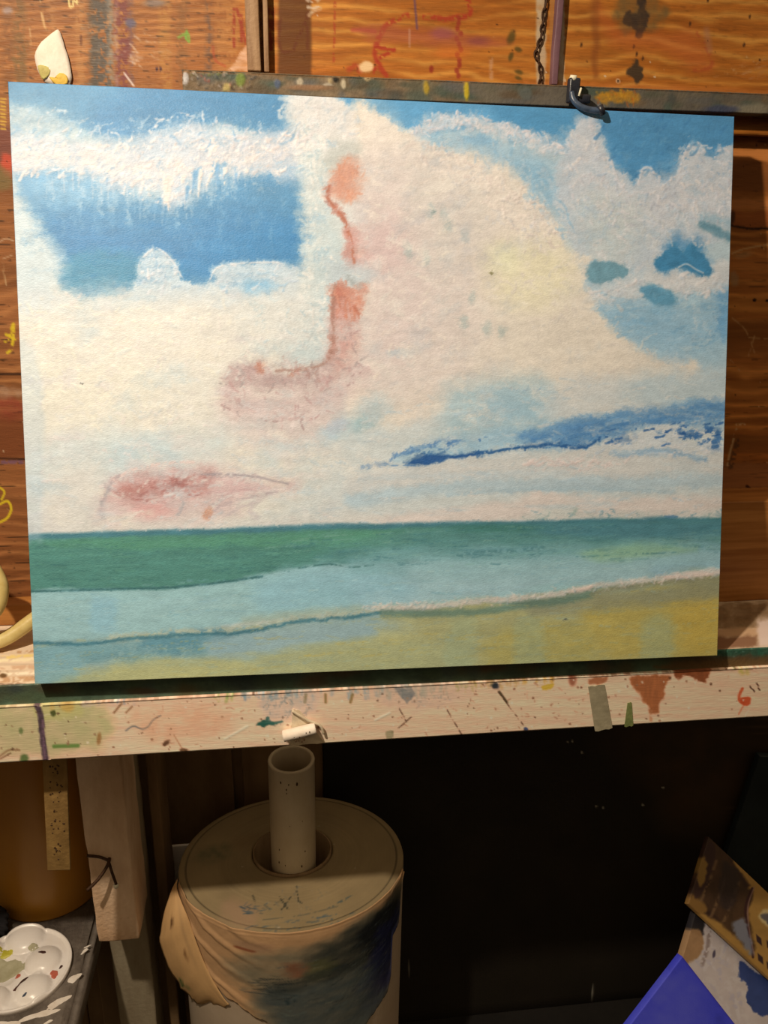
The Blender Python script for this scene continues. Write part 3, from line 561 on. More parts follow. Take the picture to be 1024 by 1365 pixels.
    g.dabs([(306, 486), (440, 482), (470, 430), (486, 480), (430, 560), (310, 560)], 110, 14.3, 3.9, (40, 50), [(170, 138, 134), (206, 176, 168), (192, 154, 148), (222, 200, 190), (160, 146, 142)], 0.65, dry=.2, z=.4)
    g.stroke([(448, 380), (446, 420), (446, 460), (436, 482), (410, 492), (370, 494)], 4, (164, 120, 104), 2, .6, (1, 8), dry=.1)
    g.dabs([(446, 226), (482, 216), (482, 262), (444, 262)], 26, 15.4, 3.9, (80, 30), [(228, 168, 138), (198, 128, 98), (216, 150, 120)], 0.75, dry=.15); g.dabs([(450, 384), (486, 384), (484, 424), (448, 418)], 26, 13.2, 3.9, (70, 30), [(216, 150, 124), (184, 104, 80), (206, 132, 106)], 0.75, dry=.15)
    g.stroke([(441, 248), (439, 262), (447, 275), (459, 290), (465, 306), (470, 322), (474, 350)], 4, (186, 112, 86), 1.6, .75, (1, 8), dry=.05)
    # the dark streak, knifed on
    dk = (40, 90, 148)
    g.fill([(548, 618), (560, 609), (574, 606), (590, 608), (612, 606), (640, 603), (640, 606), (604, 611), (580, 618)], dk, 1.2, (3, 10), .95, mot=(.15, 6)); g.stroke([(560, 621), (540, 620), (522, 621)], 2, (80, 128, 176), 1, .7, dry=.15)
    g.stroke([(636, 605), (680, 599), (735, 593), (775, 597), (800, 587)], 3.6, (46, 98, 152), 1.2, .9, (2, 8), dry=.15)
    g.dabs([(520, 612), (560, 596), (640, 582), (640, 590), (560, 604)], 22, 15.4, 3.3, (-16, 8), [(66, 118, 172), (110, 152, 192), (140, 176, 202)], 0.95, dry=.2)
    g.dabs([(700, 584), (800, 562), (960, 540), (962, 560), (840, 566), (780, 592)], 60, 37.4, 4.5, (-9, 6), [(84, 136, 184), (130, 172, 202), (100, 150, 192)], 0.65, dry=.2)
    for k in range(26): x = R.uniform(800, 962); y = R.choice([585, 578, 574, 592, 600]) - (x - 800) * .07 + R.uniform(-3, 3); g.stroke([(x - 5, y + 1), (x + R.uniform(2, 8), y - 1)], R.uniform(1.4, 3.6), R.choice([(58, 108, 164), (82, 132, 180), (44, 94, 150)]), .8, .85, (1.4, 5), dry=.08)
    g.dabs([(810, 592), (960, 574), (958, 604), (820, 606)], 50, 13.2, 3.3, (-4, 14), [(222, 220, 216), (200, 208, 212), (230, 222, 214)], 0.85, dry=.15, z=.8)
    g.dabs([(700, 615), (800, 608), (840, 614), (780, 626)], 40, 11, 3.6, (-10, 25), [(238, 216, 204), (222, 204, 196)], 0.85, dry=.15, z=.8)
    g.dabs([(690, 690), (740, 676), (830, 682), (960, 678), (960, 692), (700, 696)], 60, 7.7, 3.6, (-40, 50), [(150, 178, 170), (186, 198, 186), (120, 160, 170), (210, 208, 196)], 0.75, dry=.15); g.blob(892, 690, 9, 3, (84, 134, 172), -.1, .5, .8)
    g.fill([(784, 362), (796, 350), (820, 351), (840, 360), (826, 370), (800, 376), (786, 372)], (116, 158, 170), 2.4, (3, 8), .95, tex=(.1, 8)); g.fill([(854, 384), (870, 380), (892, 388), (900, 400), (888, 408), (868, 402)], (100, 158, 184), 3, (3, 8), .9, tex=(.1, 8))
    g.fill([(873, 354), (884, 339), (900, 329), (911, 336), (919, 329), (926, 335), (940, 342), (948, 366), (925, 363), (905, 356), (885, 360)], (70, 138, 176), 2, (3, 7), .95, tex=(.12, 8)); g.stroke([(906, 356), (916, 352), (928, 359), (938, 364)], 2.2, (186, 200, 206), .8, .8, z=1)
    g.stroke([(936, 300), (952, 306), (972, 316)], 9, (104, 148, 164), 3, .8, (2, 8), w2=11)
    # --- sea
    H0 = [(30, 714), (150, 710), (300, 706), (420, 701), (560, 698), (700, 696), (800, 693), (970, 691)]
    g.fill(H0 + [(970, 780), (700, 790), (40, 800)], (84, 138, 124), 2, (1.5, 20), smooth=False, tex=(.09, 60, 7))
    g.stroke([(30, 716), (150, 712), (300, 708), (420, 703), (560, 700), (700, 698), (800, 695), (970, 693)], 8, (74, 128, 142), 3, .85, (2, 30), tex=(.1, 30, 6))
    g.fill([(60, 722), (300, 714), (560, 706), (640, 708), (520, 720), (200, 732)], (92, 152, 122), 5, (4, 40, 10), .75, tex=(.08, 50, 6))
    g.fill([(40, 745), (200, 738), (420, 735), (420, 752), (330, 768), (220, 780), (40, 785)], (88, 144, 132), 8, (4, 40, 10), .7, tex=(.1, 40, 5), mot=(.3, 20, 5))
    g.dabs([(60, 725), (420, 715), (420, 750), (300, 765), (60, 780)], 90, 40, 2, (-2, 3), [(70, 122, 112), (102, 160, 144), (80, 136, 126), (66, 118, 116)], .55, curve=.05)
    g.fill([(560, 704), (820, 699), (965, 697), (962, 735), (800, 745), (620, 752), (480, 752), (420, 745), (480, 725)], (96, 148, 144), 7, (4, 40, 10), .85, tex=(.08, 50, 6))
    g.fill([(700, 700), (965, 696), (962, 715), (760, 716)], (84, 136, 148), 5, (3, 40, 8), .8, tex=(.08, 40, 5))
    g.blob(665, 704, 60, 6, (66, 122, 110), 0, .6, .7); g.blob(470, 722, 60, 8, (100, 160, 138), 0, .6, .6)
    g.dabs([(440, 710), (962, 702), (960, 740), (480, 752)], 80, 44, 2.2, (-3, 3), [(78, 132, 138), (116, 166, 158), (88, 140, 146), (130, 172, 150)], .5, curve=.05)
    g.fill([(770, 738), (830, 726), (900, 724), (940, 730), (880, 740), (800, 748)], (140, 178, 140), 7, (4, 24, 8), .75, tex=(.06, 20, 5))
    # light shallows
    sh = [(40, 790), (140, 786), (225, 784), (300, 776), (360, 764), (420, 754), (500, 752), (600, 748), (740, 744), (850, 738), (962, 730), (962, 768), (800, 782), (600, 808), (400, 822), (200, 848), (40, 858)]
    g.fill(sh, (161, 198, 197), 3.5, (2, 30, 10), .97, tex=(.05, 40, 8))
    g.fill([(500, 756), (700, 750), (962, 738), (962, 765), (760, 782), (600, 802), (480, 806)], (174, 204, 208), 10, (6, 40, 12), .8, tex=(.05, 40, 8))
    g.fill([(880, 738), (962, 728), (962, 762), (880, 768)], (146, 187, 213), 10, (6, 20), .8)
    g.fill([(360, 768), (500, 758), (560, 790), (420, 812), (350, 808)], (152, 196, 206), 16, (8, 30), .7)
    g.fill([(120, 800), (155, 798), (155, 838), (122, 840)], (148, 194, 208), 7, (5, 20), .6)
    g.stroke([(40, 788), (130, 786), (230, 783), (300, 776), (350, 768)], 3, (67, 119, 123), 1.8, .8, (1, 12))
    g.stroke([(400, 757), (440, 752), (470, 756), (500, 753)], 2.2, (78, 130, 132), 1.4, .75, dry=.1)
    g.stroke([(620, 741), (650, 734), (690, 733), (720, 730)], 6, (91, 146, 158), 3, .7, dry=.1)
    g.dabs([(60, 795), (420, 765), (940, 745), (760, 775), (400, 812), (60, 845)], 90, 34, 3, (-4, 4), [(174, 209, 206), (148, 189, 193), (163, 200, 208)], .4, curve=.05)
    # wet shore and sand
    g.fill([(40, 856), (200, 848), (400, 824), (600, 808), (800, 784), (970, 766), (970, 930), (30, 940)], (158, 182, 174), 3, (2, 24), smooth=False, tex=(.05, 40, 8))
    g.fill([(40, 860), (150, 856), (330, 842), (300, 872), (40, 885)], (122, 166, 172), 8, (6, 30, 10), .85, tex=(.06, 30, 6))
    g.fill([(200, 846), (300, 838), (290, 862), (200, 870)], (94, 146, 162), 7, (5, 20), .7, mot=(.3, 10))
    g.fill([(290, 850), (520, 822), (640, 812), (560, 850), (420, 862), (300, 880)], (162, 188, 190), 10, (6, 30), .8, tex=(.05, 20, 6))
    for x0, x1 in [(150, 182), (192, 226), (238, 262)]:
        for x in range(x0, x1, 6): g.stroke([(x, 858 + R.uniform(0, 6)), (x + 1, 878 + R.uniform(0, 6))], 4, (176, 202, 194), 2, .4, dry=.2)
    g.fill([(520, 818), (700, 800), (820, 786), (970, 768), (970, 900), (400, 905), (460, 868), (560, 838)], (184, 179, 125), 12, (8, 40, 14), .92, tex=(.06, 50, 8))
    g.fill([(60, 905), (160, 888), (300, 880), (420, 862), (560, 846), (600, 900), (60, 925)], (186, 188, 140), 10, (7, 30, 10), .9, tex=(.05, 40, 8))
    g.fill([(150, 888), (220, 878), (330, 882), (330, 905), (150, 912)], (199, 195, 136), 10, (7, 20), .7)
    g.fill([(48, 868), (100, 864), (105, 900), (48, 918)], (142, 184, 189), 10, (6, 20), .8)
    g.fill([(780, 815), (860, 800), (962, 790), (960, 872), (820, 880)], (197, 177, 96), 18, (10, 40, 16), .9, tex=(.06, 40, 8))
    g.fill([(905, 800), (962, 792), (960, 870), (920, 872)], (206, 175, 83), 16, (8, 20), .75, tex=(.06, 20, 8))
    g.fill([(660, 845), (760, 830), (790, 850), (780, 885), (660, 888)], (190, 177, 103), 14, (8, 20), .8)
    for x in (600, 690, 860): g.fill([(x, 830), (x + 34, 825), (x + 34, 890), (x, 892)], (173, 186, 147), 8, (5, 20), .55)
    g.fill([(505, 835), (560, 826), (565, 850), (510, 858)], (199, 193, 134), 8, (6, 20), .6)
    g.fill([(700, 800), (860, 784), (962, 772), (962, 796), (820, 810), (720, 822)], (155, 155, 125), 9, (6, 30, 8), .8, tex=(.06, 30, 6))
    g.dabs([(420, 870), (700, 830), (960, 800), (958, 866), (600, 885)], 110, 40, 3, (-3, 4), [(204, 188, 112), (177, 177, 129), (208, 184, 92), (166, 175, 134)], .45, curve=.05)
    g.dabs([(60, 905), (400, 870), (560, 860), (560, 890), (80, 912)], 60, 36, 3, (-4, 4), [(199, 195, 134), (166, 188, 165), (188, 190, 132)], .45, curve=.05)
    g.blob(757, 825, 3, 1, (77, 77, 76), 0, .4, .9)
    # foam lines
    f1 = [(150, 850), (260, 842), (340, 836), (400, 824), (470, 818), (510, 811)]
    g.stroke(f1, 9, (190, 196, 172), 4, .85, (3, 14), dry=.1, z=.4)
    g.stroke([(330, 828), (420, 816), (480, 812)], 12, (176, 188, 166), 5, .6, (3, 14))
    f2 = [(500, 811), (560, 810), (610, 804), (660, 799), (720, 797), (770, 786), (820, 777), (880, 772), (920, 768), (962, 763)]
    g.stroke(f2, 7, (214, 206, 190), 2.5, .95, (3, 9), z=.7)
    g.dabs([(500, 806), (620, 798), (720, 790), (800, 776), (960, 758), (960, 770), (820, 784), (720, 800), (620, 808), (500, 815)], 110, 9, 3, (-20, 45), [(232, 218, 202), (206, 205, 194), (236, 214, 198), (190, 200, 192)], .7, z=.7)
    g.stroke([(890, 770), (925, 765), (962, 760)], 9, (236, 212, 196), 2, .95, (3, 7), z=.8)
    g.stroke([(765, 788), (790, 783)], 5, (238, 212, 194), 2, .9, (2, 6), z=.8)
    g.stroke([(40, 857), (120, 858), (180, 851), (260, 846), (330, 842), (400, 829), (470, 822), (512, 816)], 4.5, (70, 124, 138), 2, .85, (2, 14), tex=(.1, 14))
    g.stroke([(512, 817), (600, 817), (650, 814), (700, 805), (745, 802), (790, 792)], 10, (104, 136, 122), 4, .75, (2, 14), tex=(.1, 20, 6))
    g.stroke([(790, 791), (850, 780), (962, 770)], 6, (150, 148, 116), 3, .7, (2, 14))
    g.scatter(4, .7, 12, 4, 9, 1 - skym); g.scatter(2, .8, 3.5, 2.5, 10, 1 - skym)
    # last strokes on the water
    g.fill([(480, 742), (640, 728), (800, 726), (962, 718), (962, 748), (800, 760), (640, 768), (500, 768)], (138, 183, 185), 13, (7, 40, 10), .75, tex=(.07, 40, 6))
    g.fill([(560, 752), (760, 744), (962, 734), (962, 756), (760, 772), (580, 782)], (170, 203, 204), 12, (7, 40, 10), .6, tex=(.06, 40, 6)); g.fill([(780, 738), (840, 728), (900, 727), (930, 732), (860, 742), (800, 747)], (157, 196, 155), 7, (4, 24, 8), .65)
    g.stroke([(610, 742), (645, 735), (690, 734), (725, 729)], 5, (84, 134, 138), 3, .7, (1, 12), dry=.15)
    g.dabs([(45, 722), (420, 710), (430, 748), (300, 768), (45, 782)], 170, 44, 1.8, (-2, 3), [(66, 116, 106), (110, 166, 148), (78, 132, 122), (58, 108, 108), (96, 154, 128)], .55, curve=.04, dry=.3)
    g.dabs([(420, 712), (960, 700), (960, 740), (480, 752)], 150, 44, 1.8, (-3, 3), [(70, 124, 132), (120, 170, 160), (84, 136, 142), (140, 184, 168), (60, 114, 124)], .55, curve=.04, dry=.3)
    g.dabs([(45, 795), (400, 765), (960, 745), (960, 760), (760, 780), (400, 812), (45, 846)], 170, 34, 2.2, (-4, 4), [(183, 215, 213), (141, 187, 193), (163, 202, 213), (130, 178, 191), (191, 218, 208)], .45, curve=.04, dry=.3)
    g.dabs([(45, 862), (500, 822), (960, 775), (960, 870), (500, 885), (60, 908)], 240, 36, 2.4, (-4, 5), [(197, 190, 125), (166, 186, 172), (206, 186, 101), (155, 175, 160), (184, 177, 116)], .4, curve=.04, dry=.3)
    g.stroke([(40, 789), (130, 786), (230, 783), (300, 776), (350, 768)], 2, (58, 104, 102), 1, .75, (1, 12), dry=.1); g.stroke([(400, 757), (440, 752), (470, 756), (500, 753)], 1.8, (70, 116, 112), 1, .75, dry=.1)
    g.dabs([(500, 806), (620, 799), (720, 792), (800, 778), (960, 760), (960, 769), (820, 782), (720, 798), (620, 807), (500, 814)], 150, 8, 2.2, (-20, 45), [(240, 224, 208), (206, 206, 196), (240, 214, 196), (184, 196, 190), (226, 214, 200)], .75, dry=.1, z=1.2)
    g.dabs([(300, 836), (420, 818), (500, 808), (505, 815), (420, 828), (310, 842)], 50, 10, 2, (-10, 30), [(206, 206, 186), (180, 190, 172)], .6, dry=.15, z=.8)
    # weave of the cloth and the blue wrapped edge at the left
    g.fill([(0, 480), (52, 480), (56, 700), (44, 720), (0, 720)], (196, 212, 216), 6, (4, 20), .35)
    g.grain(.04, 40, 6, 11); g.grain(.07, 4.0, 1.8, 12); g.grain(.05, 14, 9, 13)
    return g
# ---------------------------------------------------------------- plywood pigments
def plywood(g, light, dark, mid, seed, sx=260, sy=26, rings=3.2, crack=1.0):
    X, Y = g.X, g.Y
    L, D, M = [np.array(c, np.float32) / 255 for c in (light, dark, mid)]
    n = Y / sy + 1.5 * fbm(X / sx, Y / 170, seed, 3) + .25 * fbm(X / 50, Y / 30, seed + 2, 3)
    f = np.abs(n % 1 - .5) * 2                       # long cathedral lines
    t = np.exp(-((f - .5) / .20) ** 2) * sstep(-.35, .25, fbm(X / 200, Y / 50, seed + 4, 3))
    b = sstep(-.4, .5, fbm(X / 240, Y / 34, seed + 9, 4))[..., None]
    g.C = D * (1 - b) + M * b
    g.C = g.C + (L - g.C) * (t * .85)[..., None]
    g.C *= (1 + .16 * fbm(X / 30, Y / 1.6, seed + 11, 4))[..., None]
    c = fbm(X / 46, Y / 2.0, seed + 21, 3)
    g.C *= (1 - .55 * crack * sstep(.40, .55, c))[..., None]
    c = fbm(X / 14, Y / 1.5, seed + 27, 2)
    g.C *= (1 - .35 * crack * sstep(.45, .6, c))[..., None]
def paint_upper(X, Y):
    g = Pad(X, Y, (170, 105, 45)); R = random.Random(9)
    plywood(g, (214, 144, 62), (158, 84, 24), (184, 106, 36), 5, 300, 40, crack=.25)
    # the darker, rougher sheet at the left
    m = (1 - sstep(300, 340, X))[..., None]
    h = Pad(X, Y, (160, 100, 50)); plywood(h, (190, 122, 64), (146, 84, 36), (168, 100, 48), 31, 300, 30, crack=1)
    g.C = g.C * (1 - m) + h.C * m
    g.grain(.12, 60, 2.0, 8)
    # stains brushed down the left sheet
    for x, w, c, op in [(8, 12, (120, 72, 34), .5), (24, 16, (112, 84, 44), .5), (66, 10, (205, 150, 96), .3), (105, 14, (200, 140, 80), .4), (132, 28, (86, 76, 66), .92), (145, 10, (150, 140, 124), .6), (121, 8, (90, 72, 54), .75), (160, 19, (122, 58, 54), .9), (172, 7, (104, 72, 78), .6), (152, 3, (200, 170, 150), .5), (240, 14, (120, 80, 44), .4), (276, 7, (92, 70, 62), .65), (218, 16, (206, 150, 70), .3), (300, 30, (206, 140, 70), .3)]:
        g.stroke([(x, -400), (x + 2, 0), (x + 3, 60), (x + 4, 200)], w, c, 5, op, (3, 22), dry=.12)
    g.dabs([(115, -60), (150, -60), (156, 120), (118, 120)], 130, 22, 1.6, (0, 6), [(70, 60, 50), (146, 132, 116), (112, 90, 70)], .7)
    g.dabs([(0, -100), (330, -100), (330, 130), (0, 130)], 150, 40, 1.3, (0, 4), [(96, 56, 24), (120, 70, 30), (206, 146, 88)], .55)
    g.dabs([(170, 60), (192, 70), (186, 92), (172, 92)], 16, 14, 2, (15, 15), [(222, 188, 156), (210, 170, 140)], .8)
    g.dabs([(184, 40), (226, 60), (214, 84), (190, 66)], 12, 18, 1.8, (18, 20), [(214, 178, 148), (190, 150, 120)], .6)
    g.blob(174, 31, 8, 6, (92, 92, 118), .3, .4, .7); g.blob(207, 4, 16, 5, (128, 122, 124), 0, .6, .6); g.blob(10, 14, 7, 5, (190, 180, 190), 0, .5, .5)
    g.stroke([(52, 0), (56, 20), (60, 38)], 3, (226, 178, 116), 1, .8, dry=.15)
    g.stroke([(40, 38), (41, 60)], 2, (214, 168, 112), 1, .6, dry=.2)
    g.stroke([(108, 48), (108, 60)], 3, (96, 48, 24), 1, .7)
    g.stroke([(92, 0), (93, 9), (97, 8), (98, 1), (103, 4), (101, -4)], 2.6, (240, 208, 130), .8, .95)
    g.dabs([(22, 60), (36, 60), (36, 100), (20, 100)], 16, 14, 6, (80, 20), [(110, 96, 54), (120, 84, 46)], .5)
    g.stroke([(166, 98), (172, 106), (178, 114)], 2.4, (226, 200, 180), 1, .9, z=.3)
    for x in (209, 214): g.blob(x, 92, 1.6, 3, (60, 28, 40), 0, .3, .9)
    # green and ochre marks, torn splinters by the post
    g.stroke([(238, 50), (250, 44), (252, 56), (246, 46)], 3, (128, 160, 60), 1, .9); g.stroke([(249, 41), (248, 52)], 3, (120, 158, 58), 1, .8)
    g.fill([(330, 56), (333, 95), (302, 95), (312, 84), (320, 72)], (230, 182, 148), 1.5, (3, 6), .9, mot=(.5, 16, 2.2), smooth=False)
    g.stroke([(284, 62), (287, 80), (300, 88)], 3.5, (176, 70, 36), 1.4, .55)
    for p in ([(312, 12), (312, 62)], [(316, 12), (328, 58)], [(322, 20), (322, 60)], [(358, 12), (361, 66)], [(364, 12), (362, 66)], [(374, 16), (374, 66), (392, 66)], [(392, 64), (412, 18)], [(410, 18), (410, 64)]):
        g.stroke(p, 4, (146, 44, 22), 1.2, .75, dry=.05)
    g.stroke([(447, -20), (446, 40), (445, 86)], 3, (168, 58, 30), 1.2, .7, dry=.1)
    # long upright cast shadow, painted into the sheet's colour as a dark band
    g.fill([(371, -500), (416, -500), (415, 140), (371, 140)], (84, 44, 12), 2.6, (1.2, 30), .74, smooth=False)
    # red scrawl
    red = (170, 48, 28)
    g.stroke([(515, 100), (504, 86), (500, 66), (506, 46), (520, 30), (546, 20), (572, 22), (600, 24), (626, 18), (622, -8)], 7, red, 2.4, .75, (2, 12), dry=.1)
    g.stroke([(500, 60), (508, 64), (526, 66), (516, 72), (506, 78), (498, 96)], 5, red, 1.6, .85, dry=.05)
    g.stroke([(470, 40), (486, 40), (500, 42)], 5, (186, 66, 60), 2, .6); g.stroke([(480, 94), (474, 88), (466, 92)], 8, red, 3, .55, dry=.1)
    for y in range(24, 108, 7): g.blob(612 + R.uniform(-3, 3), y, 3, 4, (150, 46, 30), 0, .4, .75)
    g.blob(575, 92, 3, 5, (140, 40, 24), 0, .4, .8); g.fill([(480, 34), (560, 38), (640, 50), (680, 56), (640, 64), (560, 58), (490, 52)], (170, 82, 56), 8, (5, 20, 6), .6)
    g.blob(590, 44, 16, 7, (150, 74, 96), 0, .6, .5); g.blob(638, 54, 14, 6, (128, 58, 70), 0, .6, .5); g.blob(600, 70, 22, 8, (220, 110, 40), 0, .6, .5)
    g.stroke([(552, -10), (554, 14), (556, 38)], 3, (108, 68, 84), 1, .8); g.stroke([(546, 40), (546, 62)], 3, (196, 140, 110), 1.2, .6, dry=.1); g.stroke([(655, 78), (655, 104)], 5, (206, 150, 110), 2, .6, dry=.1)
    for x, y, rx, ry in [(691, 66, 5, 3), (692, 96, 6, 3), (691, 104, 5, 2.5), (682, 50, 5, 9), (681, 76, 3, 6)]: g.blob(x, y, rx, ry, (84, 66, 26), .3, .5, .8)
    g.blob(487, 90, 9, 7, (240, 196, 140), -.3, .4, .95, .5, z=.5); g.dabs([(410, -5), (440, -5), (432, 14), (420, 24)], 10, 12, 4, (-15, 20), [(232, 206, 180), (214, 180, 140)], .8)
    # the pale edge beside the chain, the strip of old white paint right of the purple batten
    g.fill([(716, -300), (730, -300), (728, 40), (727, 120), (715, 120)], (206, 180, 146), 2, (2, 12), .85, mot=(.25, 10), smooth=False)
    g.fill([(747, -300), (754, -300), (752, 120), (744, 120)], (216, 194, 166), 1.5, (2, 10), .9, mot=(.2, 8), smooth=False)
    g.fill([(733, 0), (740, 0), (738, 120), (732, 120)], (176, 116, 58), 2, (2, 10), .8, smooth=False)
    # black scars and soft purple washes on the right sheet
    g.fill([(826, -20), (862, -20), (888, 10), (884, 34), (852, 44), (828, 40), (822, 18)], (104, 84, 50), 6, (8, 16), .7, mot=(.5, 10))
    g.fill([(838, 14), (848, 18), (848, -10), (860, -10), (862, 26), (860, 44), (848, 48), (842, 36), (830, 32), (830, 22)], (62, 46, 36), 2, (5, 10), .95, mot=(.25, 7))
    g.fill([(836, 98), (844, 86), (846, 78), (850, 80), (852, 88), (858, 90), (856, 102), (850, 112), (846, 104)], (66, 50, 36), 1.5, (3, 8), .92)
    for x, y in [(845, 62), (849, 72), (857, 78), (920, 32), (992, 60), (944, 0), (1000, 22), (775, 60)]: g.blob(x, y, 1.5, 3, (70, 40, 20), .2, .4, .85)
    g.fill([(786, -60), (798, -60), (798, 105), (790, 105)], (130, 66, 28), 4, (3, 20), .5, smooth=False)
    g.fill([(800, 10), (830, 40), (880, 44), (930, 44), (950, 90), (920, 92), (890, 70), (820, 60)], (196, 92, 44), 12, (6, 20), .45)
    g.stroke([(930, 44), (948, 76), (946, 90), (926, 94)], 5, (170, 70, 36), 2, .5, dry=.1); g.stroke([(942, 40), (946, 66)], 8, (170, 112, 84), 4, .5)
    g.dabs([(960, 84), (1024, 80), (1024, 104), (964, 104)], 18, 20, 2, (-28, 8), [(206, 150, 100), (186, 120, 70)], .6)
    g.blob(824, 108, 3, 3, (226, 176, 130), 0, .3, .9); g.blob(824, 108, 1.5, 1.5, (40, 24, 14), 0, .3, .95)
    g.speck((340, -60, 1030, 118), 60, 1.0, [(80, 44, 18), (232, 206, 170), (70, 36, 14)], R, .8)
    g.fill([(700, 108), (1100, 122), (1100, 132), (700, 118)], (206, 120, 56), 3, (3, 12), .5, smooth=False)
    return g
def paint_lower(X, Y):
    g = Pad(X, Y, (150, 95, 45)); R = random.Random(11)
    plywood(g, (198, 124, 56), (132, 74, 28), (168, 98, 42), 51, 420, 36, crack=.6)
    # left: boards with their gaps, and crayon
    m = (1 - sstep(300, 340, X))[..., None]
    h = Pad(X, Y, (160, 100, 50)); plywood(h, (184, 118, 66), (124, 72, 36), (158, 96, 52), 71, 300, 30, crack=1)
    g.C = g.C * (1 - m) + h.C * m
    for y in (500, 613): g.stroke([(-200, y - 6), (60, y), (120, y + 2)], 3, (52, 28, 14), 1, .9, (1, 20))
    g.fill([(-40, 530), (45, 534), (45, 560), (-40, 556)], (150, 58, 44), 6, (4, 14), .6, mot=(.4, 8)); g.fill([(-40, 512), (40, 520), (30, 530), (-40, 528)], (190, 150, 120), 5, (4, 14), .6, mot=(.4, 8))
    g.fill([(-40, 558), (45, 560), (45, 606), (-40, 606)], (116, 58, 30), 8, (4, 20), .6); g.stroke([(-20, 616), (30, 616)], 5, (120, 84, 110), 1.5, .7, dry=.1)
    g.fill([(-30, 170), (16, 172), (18, 212), (-30, 212)], (122, 66, 54), 4, (3, 12), .8); g.fill([(2, 206), (16, 210), (16, 236), (4, 232)], (206, 76, 50), 3, (3, 8), .85); g.fill([(-20, 220), (12, 226), (14, 250), (-20, 248)], (124, 104, 60), 5, (3, 10), .7)
    yel = (226, 190, 40)
    for y in range(96, 176, 5): g.stroke([(1, y), (7, y + 1)], 2.4, (226, 176, 60), .8, .85)
    g.stroke([(7, 455), (12, 450), (18, 432), (16, 462), (10, 470)], 4, yel, 1.2, .9, dry=.12); g.stroke([(8, 446), (20, 452)], 4, yel, 1.2, .85, dry=.12); g.stroke([(8, 380), (3, 350)], 1.6, (214, 180, 130), .8, .6, dry=.15)
    g.stroke([(0, 650), (6, 656), (2, 666)], 3, yel, .8, .9); g.stroke([(0, 672), (10, 668), (15, 678), (10, 690), (0, 696)], 3.4, yel, .8, .95)
    g.stroke([(0, 322), (8, 318), (18, 321)], 1.8, (206, 170, 132), .8, .7); g.stroke([(4, 345), (16, 340)], 1.6, (206, 170, 132), .8, .6)
    # right: knots, scratches, old drips
    for y0, y1, c, op in [(195, 212, (214, 132, 66), .6), (214, 250, (112, 62, 26), .6), (262, 276, (200, 124, 66), .6), (278, 300, (150, 76, 36), .5), (395, 415, (176, 110, 46), .45), (420, 470, (108, 62, 26), .5), (505, 530, (180, 112, 50), .4), (575, 600, (104, 60, 26), .5), (615, 650, (120, 82, 56), .5)]:
        g.fill([(900, y0), (1300, y0 + 14), (1300, y1 + 14), (900, y1)], c, 4, (6, 40, 10), op, smooth=False)
    g.stroke([(972, 298), (990, 303), (1060, 308)], 3.4, (40, 20, 10), 1, .95, (2, 10)); g.blob(976, 290, 4, 9, (60, 32, 18), .2, .5, .8)
    g.stroke([(976, 338), (992, 332), (1024, 326), (1080, 318)], 2.4, (190, 150, 100), 1, .7, dry=.05); g.blob(990, 340, 12, 4, (168, 126, 80), -.2, .5, .5)
    g.fill([(974, 362), (984, 366), (984, 380), (974, 378)], (150, 118, 84), 3, (2, 8), .6)
    for x, y in [(1006, 400), (1023, 401)]: g.blob(x, y, 2.6, 2, (30, 14, 8), 0, .3, .95)
    for p in ([(976, 424), (994, 440), (1006, 470)], [(974, 480), (986, 494)], [(1000, 450), (1024, 452)], [(1006, 448), (998, 474)]): g.stroke(p, 2, (186, 142, 92), 1, .55, dry=.15)
    g.stroke([(982, 566), (996, 565)], 3, (206, 170, 122), 1, .7, dry=.15); g.stroke([(982, 572), (974, 600), (970, 620)], 3, (190, 156, 112), 1.2, .7, dry=.2); g.stroke([(984, 588), (974, 622)], 7, (74, 48, 30), 2, .7, dry=.15)
    g.stroke([(996, 648), (1004, 656)], 4, (60, 28, 14), 1, .9); g.stroke([(978, 675), (984, 676)], 2, (60, 28, 14), 1, .8)
    g.speck((-40, 100, 40, 830), 30, 1.1, [(70, 40, 20), (210, 180, 140)], R, .7); g.speck((960, 180, 1060, 660), 30, 1.0, [(50, 26, 12), (200, 160, 110)], R, .7)
    return g
